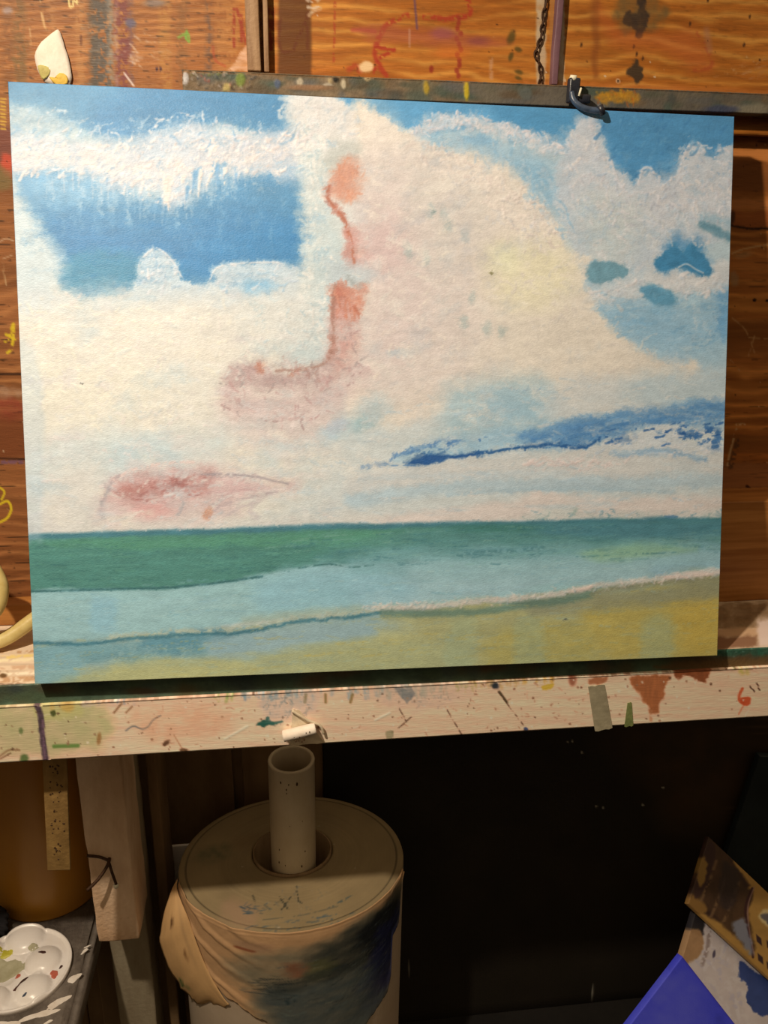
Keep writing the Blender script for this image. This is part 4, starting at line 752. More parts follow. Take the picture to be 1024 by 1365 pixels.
def paint_rail(X, Y):
    g = Pad(X, Y, (242, 192, 156)); R = random.Random(21)
    g.C *= (1 + .10 * fbm(X / 120, Y / 5, 3, 4) + .05 * fbm(X / 8, Y / 3, 6, 3))[..., None]
    g.fill([(-60, 940), (110, 935), (150, 960), (120, 1000), (-60, 1000)], (176, 172, 116), 10, (8, 24), .8, mot=(.4, 18))
    g.fill([(8, 955), (118, 950), (116, 990), (10, 1000)], (178, 164, 118), 8, (6, 16), .5, mot=(.5, 12)); g.fill([(50, 936), (104, 934), (104, 955), (54, 958)], (190, 180, 110), 5, (4, 10), .6)
    g.blob(90, 942, 9, 7, (198, 150, 66), 0, .5, .6)
    g.stroke([(48, 936), (54, 955), (56, 980), (62, 1016)], 8, (78, 58, 66), 1.2, .95, (2, 12), tex=(.4, 6), z=.5)
    g.stroke([(57, 960), (60, 1012)], 3, (126, 92, 104), 1, .7, dry=.1)
    g.blob(71, 951, 4, 4.5, (70, 74, 34), 0, .3, .9); g.blob(28, 974, 3, 4, (96, 110, 60), 0, .5, .8); g.blob(32, 1012, 6, 7, (84, 104, 54), 0, .4, .9); g.stroke([(72, 995), (104, 994)], 5, (92, 124, 56), 1.4, .85)
    g.stroke([(0, 1008), (12, 1000), (26, 1000)], 3, (150, 110, 76), 1, .7); g.stroke([(0, 1012), (14, 1004)], 2, (110, 70, 44), .8, .7)
    # coloured fringe where paint has run over the upper arris
    for x0, x1, c, h in [(60, 110, (206, 170, 96), 10), (110, 200, (190, 170, 150), 8), (146, 168, (96, 130, 150), 6), (285, 320, (120, 160, 70), 12), (320, 400, (120, 150, 160), 10), (350, 520, (150, 164, 160), 16), (500, 600, (170, 165, 140), 18), (590, 640, (176, 160, 84), 14), (640, 720, (190, 160, 96), 12), (700, 740, (206, 160, 60), 10), (900, 950, (170, 110, 70), 6), (965, 1000, (196, 176, 90), 8)]:
        for k in range(int((x1 - x0) / 5)):
            x = R.uniform(x0, x1); y = 940 - .0498 * x
            g.stroke([(x, y - 6), (x + R.uniform(-2, 2), y + R.uniform(.3, 1) * h)], R.uniform(2, 6), c, 2, .55, dry=.12)
    g.stroke([(-100, 946), (300, 926), (600, 911), (1200, 881)], 3, (120, 84, 56), 1.2, .5, (1.5, 10), dry=.15)
    g.stroke([(-100, 942), (300, 922), (600, 907), (1200, 877)], 4.6, (88, 80, 54), 1.2, .95, (1.2, 9), dry=.0)
    g.stroke([(-100, 945), (300, 925), (600, 910), (1200, 880)], 1.6, (240, 218, 180), .6, .75, (1, 7), dry=.22)
    g.dabs([(360, 925), (400, 920), (410, 950), (360, 965)], 50, 14, 1.2, (-70, 50), [(58, 84, 92), (96, 110, 110)], .7)
    g.fill([(340, 968), (352, 960), (356, 956), (362, 962), (372, 964), (352, 968)], (34, 84, 70), 1.2, (3, 8), .92)
    g.stroke([(346, 966), (376, 962)], 3, (40, 90, 76), 1, .8)
    g.stroke([(168, 974), (178, 968), (190, 972), (198, 968), (204, 960), (214, 954)], 2.2, (106, 112, 108), .8, .85)
    g.stroke([(152, 950), (162, 938)], 3, (110, 76, 44), 1, .7); g.stroke([(168, 950), (176, 942)], 2.6, (120, 86, 52), 1, .7)
    g.blob(222, 990, 5, 3, (60, 36, 20), -.6, .4, .9, .5); g.blob(246, 1000, 6, 2.6, (76, 48, 26), 0, .4, .85, .5); g.stroke([(232, 980), (244, 1000)], 1.6, (150, 104, 70), .8, .6); g.blob(132, 985, 3, 8, (150, 96, 50), .1, .4, .7)
    for x in (408, 434, 470): g.stroke([(x, 926), (x - 5 + R.uniform(0, 8), 936)], 4, (128, 104, 56), 1.2, .75)
    g.dabs([(300, 935), (330, 960), (250, 975), (220, 960)], 20, 26, 2, (-8, 10), [(206, 168, 136), (190, 150, 118)], .5)
    g.fill([(526, 918), (548, 916), (552, 926), (544, 938), (536, 928)], (66, 82, 92), 2, (3, 6), .8, mot=(.35, 5)); g.dabs([(524, 916), (560, 914), (600, 936), (540, 940)], 36, 14, 1.1, (-20, 40), [(110, 116, 118), (80, 88, 92)], .6)
    for p in ([(596, 946), (616, 980)], [(664, 922), (702, 972)], [(532, 944), (542, 962)], [(530, 972), (548, 956)], [(626, 938), (632, 944)]): g.stroke(p, 1.8, (70, 50, 34), .7, .75, dry=.12)
    g.blob(660, 914, 6, 5, (30, 38, 46), 0, .4, .9, .5); g.stroke([(666, 922), (676, 936)], 3, (60, 50, 30), 1, .8); g.blob(701, 972, 3, 3, (50, 70, 110), 0, .3, .9)
    g.dabs([(620, 920), (800, 912), (800, 960), (620, 975)], 46, 5, 2, (-30, 60), [(140, 100, 70), (110, 74, 50), (190, 150, 116)], .65)
    g.fill([(722, 914), (736, 912), (736, 918), (724, 920)], (206, 170, 50), 1.2, (2, 6), .85)
    # rust brown runs
    g.fill([(842, 904), (892, 899), (888, 914), (884, 930), (880, 940), (878, 950), (866, 952), (862, 940), (852, 924)], (166, 94, 52), 2, (3, 8), .92, tex=(.16, 3, 14)); g.stroke([(868, 948), (868, 960)], 4, (186, 122, 80), 1.5, .6, dry=.1)
    g.fill([(786, 905), (808, 902), (806, 910), (790, 912)], (160, 90, 52), 2, (3, 6), .8); g.blob(763, 906, 5, 8, (130, 60, 36), 0, .5, .7)
    g.fill([(900, 892), (948, 890), (944, 902), (940, 910), (930, 906), (914, 900), (906, 906)], (130, 66, 34), 1.6, (3, 6), .92, tex=(.2, 4)); 
    # the small red-orange comma
    g.stroke([(990, 918), (986, 926), (986, 934), (992, 938)], 4, (206, 92, 52), .8, .95); g.fill([(988, 930), (1000, 929), (1000, 938), (994, 941), (988, 937)], (202, 82, 44), .9, (1, 6), .95); g.stroke([(991, 941), (985, 952)], 2, (206, 110, 70), .8, .7)
    for x, y in [(1000, 915), (1004, 919), (1009, 911), (1011, 917)]: g.stroke([(x, y), (x + 2, y + 3)], 2, (60, 36, 24), .7, .85)
    g.speck((0, 900, 1024, 1010), 320, 1.2, [(120, 80, 54), (90, 60, 40), (240, 214, 184), (150, 110, 80)], R, .75)
    g.dabs([(0, 945), (1024, 895), (1024, 950), (0, 1010)], 120, 9, 1.3, (-8, 40), [(150, 104, 72), (120, 84, 56), (190, 150, 116), (246, 220, 190)], .6)
    g.fill([(180, 950), (290, 945), (300, 975), (200, 985)], (206, 150, 112), 14, (10, 20), .45, mot=(.5, 12)); g.fill([(350, 930), (420, 922), (420, 950), (360, 960)], (166, 166, 158), 8, (6, 14), .5, mot=(.5, 8)); g.fill([(500, 915), (620, 910), (610, 940), (520, 945)], (190, 172, 152), 8, (6, 14), .5, mot=(.5, 8))
    g.stroke([(500, 960), (520, 950)], 2.4, (240, 214, 184), 1, .8, z=.5); g.stroke([(300, 985), (330, 968)], 3, (240, 214, 184), 1, .7, z=.5)
    g.fill([(515, 975), (524, 974), (524, 984), (516, 985)], (150, 140, 104), 1, (1, 6), .8)
    return g
def paint_bar(X, Y):
    g = Pad(X, Y, (122, 98, 70)); R = random.Random(31)
    g.C *= (1 + .35 * fbm(X / 40, Y / 14, 3, 4) + .2 * fbm(X / 5, Y / 4, 4, 3))[..., None]
    g.fill([(700, 60), (1300, 100), (1300, 180), (700, 160)], (98, 88, 74), 20, (10, 30), .8, tex=(.2, 14))
    for k in range(90):
        x = R.uniform(240, 1040); y = 94 + .04 * (x - 240) + R.uniform(0, 26)
        g.blob(x, y, R.uniform(4, 22), R.uniform(3, 9), R.choice([(84, 82, 62), (120, 92, 60), (72, 74, 66), (112, 98, 76), (90, 70, 48), (70, 84, 70), (98, 92, 84)]), 0, .6, .6, .4)
    g.dabs([(242, 94), (330, 98), (330, 118), (242, 116)], 70, 6, 3, (0, 60), [(70, 52, 36), (200, 180, 160), (150, 120, 100), (130, 130, 70), (60, 60, 60), (170, 90, 70)], .85, z=1)
    for x, y, rx, ry, c in [(247, 104, 4, 9, (214, 200, 186)), (320, 106, 6, 8, (122, 134, 50)), (302, 116, 5, 5, (190, 160, 90)), (370, 112, 4, 6, (84, 92, 110)), (400, 109, 4, 5, (200, 176, 140)), (448, 106, 4, 4, (24, 20, 14)), (440, 108, 3, 4, (190, 160, 110)), (458, 112, 3, 6, (214, 190, 150)), (437, 113, 6, 2, (190, 170, 140)), (568, 116, 4, 9, (190, 150, 40)), (622, 121, 3, 12, (214, 176, 30)), (490, 104, 4, 4, (190, 160, 110)), (410, 117, 30, 4, (150, 106, 70)), (800, 150, 9, 8, (150, 160, 160)), (1000, 147, 26, 8, (140, 126, 100)), (960, 146, 24, 6, (66, 68, 84)), (700, 125, 10, 8, (96, 96, 84))]:
        g.blob(x, y, rx, ry, c, 0, .4, .85, .3, z=.6)
    g.fill([(800, 124), (850, 124), (846, 136), (802, 136)], (206, 136, 30), 3, (4, 8), .9, mot=(.3, 6)); g.dabs([(800, 122), (850, 124), (846, 140), (800, 140)], 16, 8, 3, (80, 20), [(226, 160, 40), (190, 96, 30)], .8)
    g.stroke([(240, 95), (700, 112), (1300, 137)], 2.6, (150, 100, 56), 1.2, .6, (1.5, 8), dry=.1)
    return g
def paint_strip(X, Y):
    g = Pad(X, Y, (76, 92, 70)); R = random.Random(41)
    g.C *= (1 + .3 * fbm(X / 30, Y / 10, 3, 4) + .15 * fbm(X / 5, Y / 4, 4, 3))[..., None]
    for k in range(70):
        x = R.uniform(-60, 1060); y = 925 - .05 * x + R.uniform(-12, 12)
        g.blob(x, y, R.uniform(8, 34), R.uniform(4, 12), R.choice([(60, 72, 56), (90, 70, 40), (52, 60, 60), (84, 98, 66), (70, 84, 76), (100, 64, 40)]), 0, .7, .55, .4)
    g.stroke([(-100, 921), (20, 914), (60, 912)], 3, (206, 196, 176), 1.2, .8, (1, 8), dry=.1)
    g.fill([(960, 862), (1100, 858), (1100, 872), (965, 876)], (46, 92, 70), 3, (4, 10), .85, tex=(.4, 5), mot=(.4, 8)); g.dabs([(965, 864), (1040, 860), (1040, 872), (965, 874)], 16, 6, 3, (0, 60), [(130, 170, 150), (30, 80, 60), (60, 130, 100)], .8)
    g.fill([(900, 885), (1100, 878), (1100, 892), (900, 896)], (120, 84, 44), 4, (4, 12), .7)
    return g
def paint_shelf(X, Y):
    g = Pad(X, Y, (222, 190, 152)); R = random.Random(51)
    g.C *= (1 + .16 * fbm(X / 70, Y / 3, 3, 4))[..., None]
    for y, c, w in [(874, (236, 200, 110), 4), (880, (246, 222, 170), 4), (868, (176, 130, 84), 3), (898, (250, 226, 186), 4), (889, (206, 160, 120), 5), (905, (190, 140, 96), 7), (912, (90, 60, 40), 2)]: g.stroke([(-160, y + 5), (20, y), (300, y - 12)], w, c, 1.5, .8, (2, 20), dry=.06)
    g.blob(4, 900, 5, 3, (96, 62, 30), 0, .4, .9); g.dabs([(-30, 895), (45, 893), (45, 910), (-30, 912)], 20, 9, 2, (0, 30), [(150, 104, 66), (240, 210, 170), (120, 80, 50)], .7)
    g.fill([(900, 806), (1200, 796), (1200, 836), (900, 838)], (132, 100, 66), 4, (6, 16, 6), .92, mot=(.3, 8), smooth=False, tex=(.2, 12, 4)); g.fill([(900, 838), (1200, 830), (1200, 846), (900, 850)], (206, 160, 116), 3, (3, 20), .9, smooth=False)
    g.fill([(900, 850), (1010, 846), (1010, 862), (900, 866)], (140, 96, 66), 3, (4, 12), .9, smooth=False); g.fill([(1008, 824), (1100, 820), (1100, 858), (1012, 862)], (236, 206, 184), 4, (4, 12), .9, smooth=False)
    return g
# ---------------------------------------------------------------- materials
M = {}
M['canvas'] = pigment('acrylic_on_canvas', .5, .35, .4, (420, 900, 1000), .0008)
M['wallp'] = pigment('painted_plywood', .5, .3, .35, (90, 400, 900), .0008)
M['shelfp'] = pigment('spattered_white_paint', .55, .3, .35, (80, 300, 500), .0008)
M['barp'] = pigment('crusted_paint', .6, .3, .4, (260, 260, 260), .0016)
M['post'] = mat('grey_brown_batten', (190, 146, 102), (142, 100, 64), (60, 60, 6), .6, .3, 200, k=.85)
M['purple'] = mat('purple_paint', (122, 84, 84), (96, 62, 66), (30, 30, 12), .5, .2, 150)
M['plank'] = mat('honey_pine', (196, 128, 62), (150, 88, 34), (3, 40, 60), .5, .2, 200)
M['rust'] = mat('rusty_iron', (84, 52, 28), (50, 30, 18), (200, 200, 200), .6, .4, 600, metal=.3)
M['paper'] = mat('torn_paper', (244, 220, 190), (232, 204, 172), (60, 60, 60), .7, .2, 200)
M['ochre'] = mat('ochre_paint', (226, 178, 70), (206, 160, 60), (90, 90, 90), .6, .2, 300)
M['olive'] = mat('olive_paint', (196, 176, 96), (176, 150, 80), (90, 90, 90), .6, .2, 300)
M['black'] = mat('black_metal', (44, 44, 50), (30, 30, 34), (90, 90, 90), .35, .15, 300, spec=.5)
M['slate'] = mat('slate_grey_steel', (70, 82, 96), (46, 54, 64), (90, 90, 90), .35, .15, 300, spec=.5)
M['cream'] = mat('cream_plastic', (236, 222, 186), (220, 200, 160), (90, 90, 90), .4, .1, 300)
M['tubing'] = mat('cream_tubing', (214, 186, 118), (190, 156, 84), (30, 30, 30), .4, .1, 200)
M['leg'] = mat('scuffed_white_timber', (240, 200, 158), (206, 160, 116), (14, 14, 5), .65, .5, 160, bdist=.003)
M['leg2'] = mat('grey_timber', (176, 154, 118), (146, 122, 90), (14, 14, 5), .65, .3, 160)
M['brown'] = mat('brown_board', (142, 108, 70), (112, 82, 50), (12, 12, 4), .65, .3, 100)
M['dark'] = mat('black_painted_board', (46, 38, 28), (30, 24, 18), (6, 6, 9), .6, .3, 60)
M['floor'] = mat('dark_floor', (34, 28, 22), (24, 20, 16), (8, 8, 8), .8, .3, 60)
M['rolltop'] = mat('paper_roll_end', (192, 160, 108), (174, 142, 92), (9, 9, 9), .75, .25, 180)
M['rollside'] = mat('white_kraft_paper', (222, 190, 152), (210, 176, 138), (9, 9, 9), .7, .15, 120, k=.75)
M['sheetp'] = pigment('painted_wrapping_paper', .65, .25, .3, (160, 160, 160), .001)
M['core'] = mat('cardboard_core', (150, 118, 80), (124, 94, 60), (40, 40, 10), .75, .2, 150)
M['pvc'] = mat('grimy_white_plastic', (214, 188, 150), (196, 168, 128), (16, 16, 8), .4, .1, 120, k=.9)
M['grime'] = mat('brown_specks', (72, 46, 24), None, (50, 50, 50), .6, .1)
M['amber'] = mat('amber_plastic', (168, 112, 34), (150, 94, 26), (6, 6, 3), .35, .05, 60)
M['stick'] = mat('speckled_stick', (166, 124, 66), (134, 98, 50), (40, 40, 30), .7, .3, 200)
M['bench'] = mat('worn_grey_bench', (128, 112, 94), (96, 82, 68), (40, 40, 40), .6, .5, 220)
M['plastic'] = mat('white_plastic', (244, 226, 204), (238, 218, 194), (30, 30, 30), .28, .03, 100, spec=.5)
M['splash'] = mat('white_spill', (240, 220, 194), (222, 198, 170), (60, 60, 60), .5, .3, 200)
M['maroon'] = mat('dried_maroon_paint', (88, 50, 38), (60, 34, 28), (90, 90, 90), .5, .2, 300)
M['coral'] = mat('dried_coral_paint', (206, 110, 82), (180, 84, 60), (90, 90, 90), .5, .2, 300)
M['grayolive'] = mat('thin_olive_wash', (190, 176, 138), (170, 156, 116), (60, 60, 60), .4, .1, 200)
M['lemon'] = mat('lemon_paint', (206, 190, 60), (186, 166, 50), (60, 60, 60), .4, .1, 200)
M['cloth'] = mat('black_rag', (34, 30, 30), (22, 20, 22), (60, 60, 60), .9, .6, 200)
M['tape'] = mat('grey_masking_tape', (176, 158, 122), (150, 134, 102), (40, 40, 40), .5, .2, 200)
M['tape2'] = mat('cream_masking_tape', (226, 200, 160), (206, 176, 136), (40, 40, 40), .55, .2, 200)
M['tape3'] = mat('green_stained_tape', (140, 140, 80), (116, 120, 66), (60, 60, 60), .55, .2, 200)
M['edge'] = mat('ochre_canvas_edge', (190, 150, 92), (170, 128, 70), (40, 40, 40), .6, .2, 200)
M['night'] = mat('green_black_board', (30, 36, 34), (22, 26, 26), (10, 10, 10), .5, .2, 100)
M['bare'] = mat('bare_stretcher_pine', (206, 166, 110), (186, 146, 92), (6, 40, 40), .6, .2, 200)
# ---------------------------------------------------------------- the setting
bm = bmesh.new(); add_box(bm, -1.2, 2.4, -1.6, .7, -1.146, -1.126); struct(from_bm('floor', bm, M['floor']))
def paint_left(X, Y):
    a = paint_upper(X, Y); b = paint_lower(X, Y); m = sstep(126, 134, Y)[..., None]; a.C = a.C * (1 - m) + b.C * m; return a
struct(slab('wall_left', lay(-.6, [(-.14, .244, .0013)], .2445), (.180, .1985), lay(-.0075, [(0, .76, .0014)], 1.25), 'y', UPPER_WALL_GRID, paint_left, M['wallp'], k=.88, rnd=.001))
wx = lay(.2450, [(.246, 1.02, .0013)], 1.5)
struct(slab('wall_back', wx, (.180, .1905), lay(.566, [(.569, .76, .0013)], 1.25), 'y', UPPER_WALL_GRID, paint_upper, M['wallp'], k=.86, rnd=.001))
lx = lay(.2450, [(.70, .97, .0012)], 1.5)
struct(slab('wall_rear', lx, (.200, .218), lay(-.0075, [(0, .62, .0016)], .66), 'y', LOWER_WALL_GRID, paint_lower, M['wallp'], k=1.4, rnd=.001))
struct(rough_box('trim_1', .2375, .2515, .164, .182, .608, 1.24, M['post'], None, .0015, .03, .0008, 3))
struct(rough_box('trim_2', .2550, .2600, .169, .182, .608, 1.24, M['post'], None, .001, .03, .0006, 5))
struct(rough_box('trim_3', .5630, .5700, .170, .182, .608, 1.24, M['purple'], None, .001, .03, .0008, 7))
struct(rough_box('trim_4', .60, 1.5, .140, .199, -.0075, .134, M['plank'], None, .002, .05, .0008, 9))
struct(rough_box('trim_5', -.6, .10, .155, .181, -.0075, .020, M['plank'], None, .002, .05, .0008, 11))
# under the ledge: brown boards at the left, a black panel at the right
for i, (a, b) in enumerate([(-.7, -.1455), (-.1447, .1607), (.1787, .325)]):
    struct(rough_box('wall_under_%d' % (i + 1), a, b, .469, .485, -1.126, -.03, M['brown'], None, .002, .06, .001, 13 + i))
def paint_panel(X, Y):
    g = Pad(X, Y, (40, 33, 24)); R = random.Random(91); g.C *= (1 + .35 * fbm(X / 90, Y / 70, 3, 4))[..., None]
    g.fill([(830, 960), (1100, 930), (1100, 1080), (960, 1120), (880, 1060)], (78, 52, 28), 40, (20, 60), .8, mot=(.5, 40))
    for cx, cy, r in [(1012, 962, 16), (1012, 962, 9), (972, 1076, 10), (972, 1076, 5)]: g.stroke([(cx + r * math.cos(t * .8), cy + r * math.sin(t * .8)) for t in range(9)], 2, (104, 76, 48), 1, .5, dry=.15)
    for x, y in [(757, 989), (763, 988), (776, 1003), (795, 1075), (804, 1077), (884, 1050), (707, 1223), (614, 1307), (545, 1290), (857, 1073), (790, 1324)]: g.blob(x, y, 1.6, 1.4, (190, 176, 150), 0, .4, .8)
    return g
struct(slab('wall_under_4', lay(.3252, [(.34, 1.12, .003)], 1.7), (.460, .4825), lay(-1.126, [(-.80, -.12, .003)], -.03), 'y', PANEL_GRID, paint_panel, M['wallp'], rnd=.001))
struct(rough_box('wall_under_5', -.7, 1.7, .4855, .50, -1.126, -.02, M['brown'], None, .002, .2, .0, 18))
# ---------------------------------------------------------------- the ledge
ledge = thing('easel_ledge', 'long white paint-spattered wooden ledge with a dark green front edge, holding the seascape', 'ledge', (0, 0, 0))
def shelf_pads(): pass
sx = lay(-.6, [(-.12, .06, .0013), (.70, .95, .0013)], 1.5)
slab('shelf_board', sx, np.concatenate([np.arange(.0166, .1805, .0013), [.23, .28]]), (-.0305, -.0080), 'z', SHELF_GRID, paint_shelf, M['shelfp'], ledge, rnd=.0008)
slab('shelf_edge', lay(-.6, [(-.12, .97, .0014)], 1.5), (.0145, .0165), np.arange(-.0335, -.0072, .0012), 'y', RAIL_GRID, paint_strip, M['barp'], ledge, rnd=.0008, relief=.0006)['label'] = 'dark green painted front edge'
slab('front_rail', lay(-.6, [(-.12, .97, .0014)], 1.5), (.0105, .030), np.arange(-.1025, -.0310, .0012), 'y', RAIL_GRID, paint_rail, M['shelfp'], ledge, k=1.25, rnd=.0012, relief=.0007)
lg = rough_box('leg', -.0238, .0350, .182, .266, -.5455, -.0295, M['leg'], ledge, .0025, .012, .0008, 23)
lg['label'] = 'scuffed white timber block hanging under the ledge'
# nails and paint sticks driven in the hanging block
tw = thing('bent_nail', 'bent rusty nail driven into the hanging white timber block', 'nail', (.0055, .182, -.3936)); tw.scale = (1.125,) * 3
tube('shank', [(0, .004, 0), (0, -.010, -.001), (-.010, -.020, -.012), (-.023, -.028, -.021)], .0022, M['rust'], tw, 8)
tube('bent_tip', [(.001, -.006, -.001), (.004, -.010, -.012), (.008, -.012, -.030)], .0018, M['rust'], tw, 8)
tube('head', [(.0078, -.0125, -.030), (.0080, -.0125, -.034)], .0032, M['cream'], tw, 10)['label'] = 'paint-tipped end'
tube('crosswire', [(.002, -.006, .001), (-.010, -.002, .005), (-.026, -.001, .008)], .0018, M['rust'], tw, 8)
post = rough_box('floor_post', -.0328, .0285, .270, .330, -1.126, -.03, M['leg2'], None, .003, .03, .001, 25)
tag(post, 'grey timber post standing behind the scuffed white block under the ledge', 'post')
post2 = rough_box('floor_post', .0390, .0560, .3226, .4014, -1.126, -.03, M['brown'], None, .003, .03, .001, 27)
tag(post2, 'dark brown narrow post in shadow between the white block and the paper roll', 'post')
# masking tape on the rail
def tape(name, pts, m, parent=None, th=.0006, y=.0101, bend=None):
    """a strip of tape: outline in x, z on the rail face, a whisker thick, its lower end free"""
    (ax, az), (bx, bz), (cx, cz), (dx, dz) = pts; bm = bmesh.new(); rows = []
    n = 9
    for i in range(n):
        t = i / (n - 1); l = Vector((ax + (dx - ax) * t, 0, az + (dz - az) * t)); r = Vector((bx + (cx - bx) * t, 0, bz + (cz - bz) * t)); row = []
        for j in range(6):
            s = j / 5; q = l.lerp(r, s); q.y = y - .0002 - .0003 * abs(math.sin(i * 1.7 + j)) * (.3 + t); q.z += .0007 * math.sin(j * 2.3 + i) * (i in (0, n - 1)); row.append(q)
        rows.append(row)
    F = [[bm.verts.new(q) for q in row] for row in rows]; B = [[bm.verts.new(q + Vector((0, th, 0))) for q in row] for row in rows]
    for i in range(n - 1):
        for j in range(5):
            bm.faces.new((F[i][j], F[i][j + 1], F[i + 1][j + 1], F[i + 1][j])); bm.faces.new((B[i][j], B[i + 1][j], B[i + 1][j + 1], B[i][j + 1]))
        bm.faces.new((F[i][0], F[i + 1][0], B[i + 1][0], B[i][0])); bm.faces.new((F[i][5], B[i][5], B[i + 1][5], F[i + 1][5]))
    for j in range(5):
        bm.faces.new((F[0][j], B[0][j], B[0][j + 1], F[0][j + 1])); bm.faces.new((F[-1][j], F[-1][j + 1], B[-1][j + 1], B[-1][j]))
    return from_bm(name, bm, m, parent, False)
tag(tape('tape_strip', [(.6125, -.0455), (.6325, -.0435), (.649, -.1045), (.6275, -.108)], M['tape']), 'grey masking tape strip stuck across the ledge face right of centre', 'tape', )
tag(tape('tape_scrap', [(.664, -.071), (.669, -.070), (.675, -.103), (.664, -.104)], M['tape3']), 'small green-stained tape scrap on the ledge face beside the brown run', 'tape')
pl = thing('peeled_tape', 'peeled cream masking tape curled into a little roll above the pipe', 'tape', (.28, .0095, -.080))
tape('flat_strip', [(.268, -.054), (.276, -.056), (.303, -.1005), (.264, -.1015)], M['tape2'], None).parent = pl
pl.children[0].matrix_parent_inverse = Matrix.Translation((-.28, -.0095, .080))
tube('curled_end', [(-.023, -.006, -.004), (-.005, -.007, .0005), (.013, -.006, .004)], .0066, M['paper'], pl, 14)
tube('folded_edge', [(-.013, -.002, .026), (.004, -.004, .014), (.018, -.004, .006), (.022, -.003, -.006)], .0016, M['tape2'], pl, 8)
Rn = random.Random(3)
for k in range(9):
    bm = bmesh.new(); r = bmesh.ops.create_icosphere(bm, subdivisions=1, radius=.0011)
    q = Vector((Rn.uniform(-.018, .010), -.0128, Rn.uniform(-.008, .004)))
    for v in r['verts']: v.co = Vector((v.co.x * Rn.uniform(.6, 1), v.co.y * .6, v.co.z * 1.5)) + q
    from_bm('speck', bm, M['grime'], pl)
# ---------------------------------------------------------------- the top bar, its clip and the chain
bar = slab('easel_bar', lay(.1725, [(.174, .96, .0014)], 1.5), (.157, .1805), np.concatenate([np.arange(.5850, .6052, .0013), [.6055]]), 'y', BAR_GRID, paint_bar, M['barp'], None, k=.85, rnd=.001, relief=.0008)
tag(bar, 'dark paint-crusted wooden bar running along the wall above the canvas', 'bar')
clip = thing('spring_clip', 'black spring clip with a pale tip fixed to the paint-crusted bar', 'clip', (.5805, .1540, .6010))
bm = bmesh.new(); add_box(bm, -.0065, .0055, -.012, -.002, -.014, .010, .002, 2); from_bm('jaw', bm, M['black'], clip, True)
tube('pale_tip', [(-.002, -.008, .008), (-.002, -.009, .0125)], .0045, M['cream'], clip, 12, r2=.0034)
tube('curved_arm', [(-.003, -.010, -.004), (-.001, -.013, -.012), (.006, -.016, -.018), (.016, -.018, -.021), (.027, -.020, -.022)], .0032, M['slate'], clip, 12)
bm = bmesh.new(); add_box(bm, .004, .019, -.011, -.001, -.014, -.005, .0025, 2); from_bm('spring_block', bm, M['black'], clip, True)
tube('pin', [(.006, -.013, .000), (.004, -.014, -.008)], .0012, M['cream'], clip, 8)
tube('arm_end', [(.025, -.021, -.017), (.030, -.021, -.026)], .0034, M['black'], clip, 10)
ch = thing('rusty_chain', 'rusty thin chain hanging on the plywood left of the purple batten', 'chain', (.5505, .178, .60))
cp = crom([(.551, 0, .70), (.5485, 0, .668), (.5475, 0, .652), (.543, 0, .641), (.544, 0, .634), (.549, 0, .626), (.5505, 0, .616), (.550, 0, .605)], False, 8)
ln = 0; k = 0; last = cp[0]
for i in range(1, len(cp)):
    if np.linalg.norm(cp[i] - last) < .0062: continue
    a = Vector(last); b = Vector(cp[i]); d = (b - a).normalized(); c = (a + b) / 2; h = (b - a).length * .66
    w = d.cross(Vector((0, 1, 0))).normalized() if k % 2 == 0 else Vector((0, 1, 0)); w *= .0021
    pts = [c - Vector((.548, 0, .60)) + d * h * math.cos(t * math.pi / 4) + w * math.sin(t * math.pi / 4) for t in range(8)]
    tube('link', pts, .0009, M['rust'], ch, 6, True, k=3); last = cp[i]; k += 1
# torn paper scrap on the wall
def ragged(name, outline, m, parent, y0, bulge, th=.0006, n=10):
    """a sheet with a ragged outline (x, z) curling away from the wall"""
    bm = bmesh.new(); cx = sum(p[0] for p in outline) / len(outline); cz = sum(p[1] for p in outline) / len(outline); rings = []
    O = crom([(p[0], p[1]) for p in outline], True, 2); rn = random.Random(len(name))
    for s in (1, .8, .55, .28):
        rings.append([bm.verts.new((cx + (x - cx) * s + rn.uniform(-.0004, .0004), y0 - bulge * (1 - s * s) - .0005 * rn.random(), cz + (z - cz) * s)) for x, z in O])
    c = bm.verts.new((cx, y0 - bulge, cz)); N = len(O)
    for a in range(3):
        for i in range(N): bm.faces.new((rings[a][i], rings[a][(i + 1) % N], rings[a + 1][(i + 1) % N], rings[a + 1][i]))
    for i in range(N): bm.faces.new((rings[3][i], rings[3][(i + 1) % N], c))
    o = from_bm(name, bm, m, parent, True); sm = o.modifiers.new('thickness', 'SOLIDIFY'); sm.thickness = th; sm.offset = 0
    return o
ps = thing('paper_scrap', 'torn white paper scrap on the plywood above the canvas top left corner', 'paper', (.0415, .179, .6115))
q = lambda L: [(x - .043, z - .61) for x, z in L]
q = lambda L: [(x - .0415, z - .6115) for x, z in L]
ragged('sheet', q([(.0498, .639), (.0396, .632), (.0302, .6234), (.0262, .6149), (.0279, .6035), (.0334, .592), (.0458, .589), (.0583, .589), (.0599, .6078), (.0568, .6234), (.0529, .6376)]), M['paper'], ps, -.001, .0022)
ragged('ochre_corner', q([(.0385, .5965), (.044, .5955), (.049, .6005), (.0560, .5985), (.0562, .591), (.045, .589)]), M['ochre'], ps, -.0030, .0006)
ragged('olive_corner', q([(.0285, .6060), (.034, .6068), (.040, .6045), (.0395, .599), (.033, .594), (.030, .598)]), M['olive'], ps, -.0028, .0005)
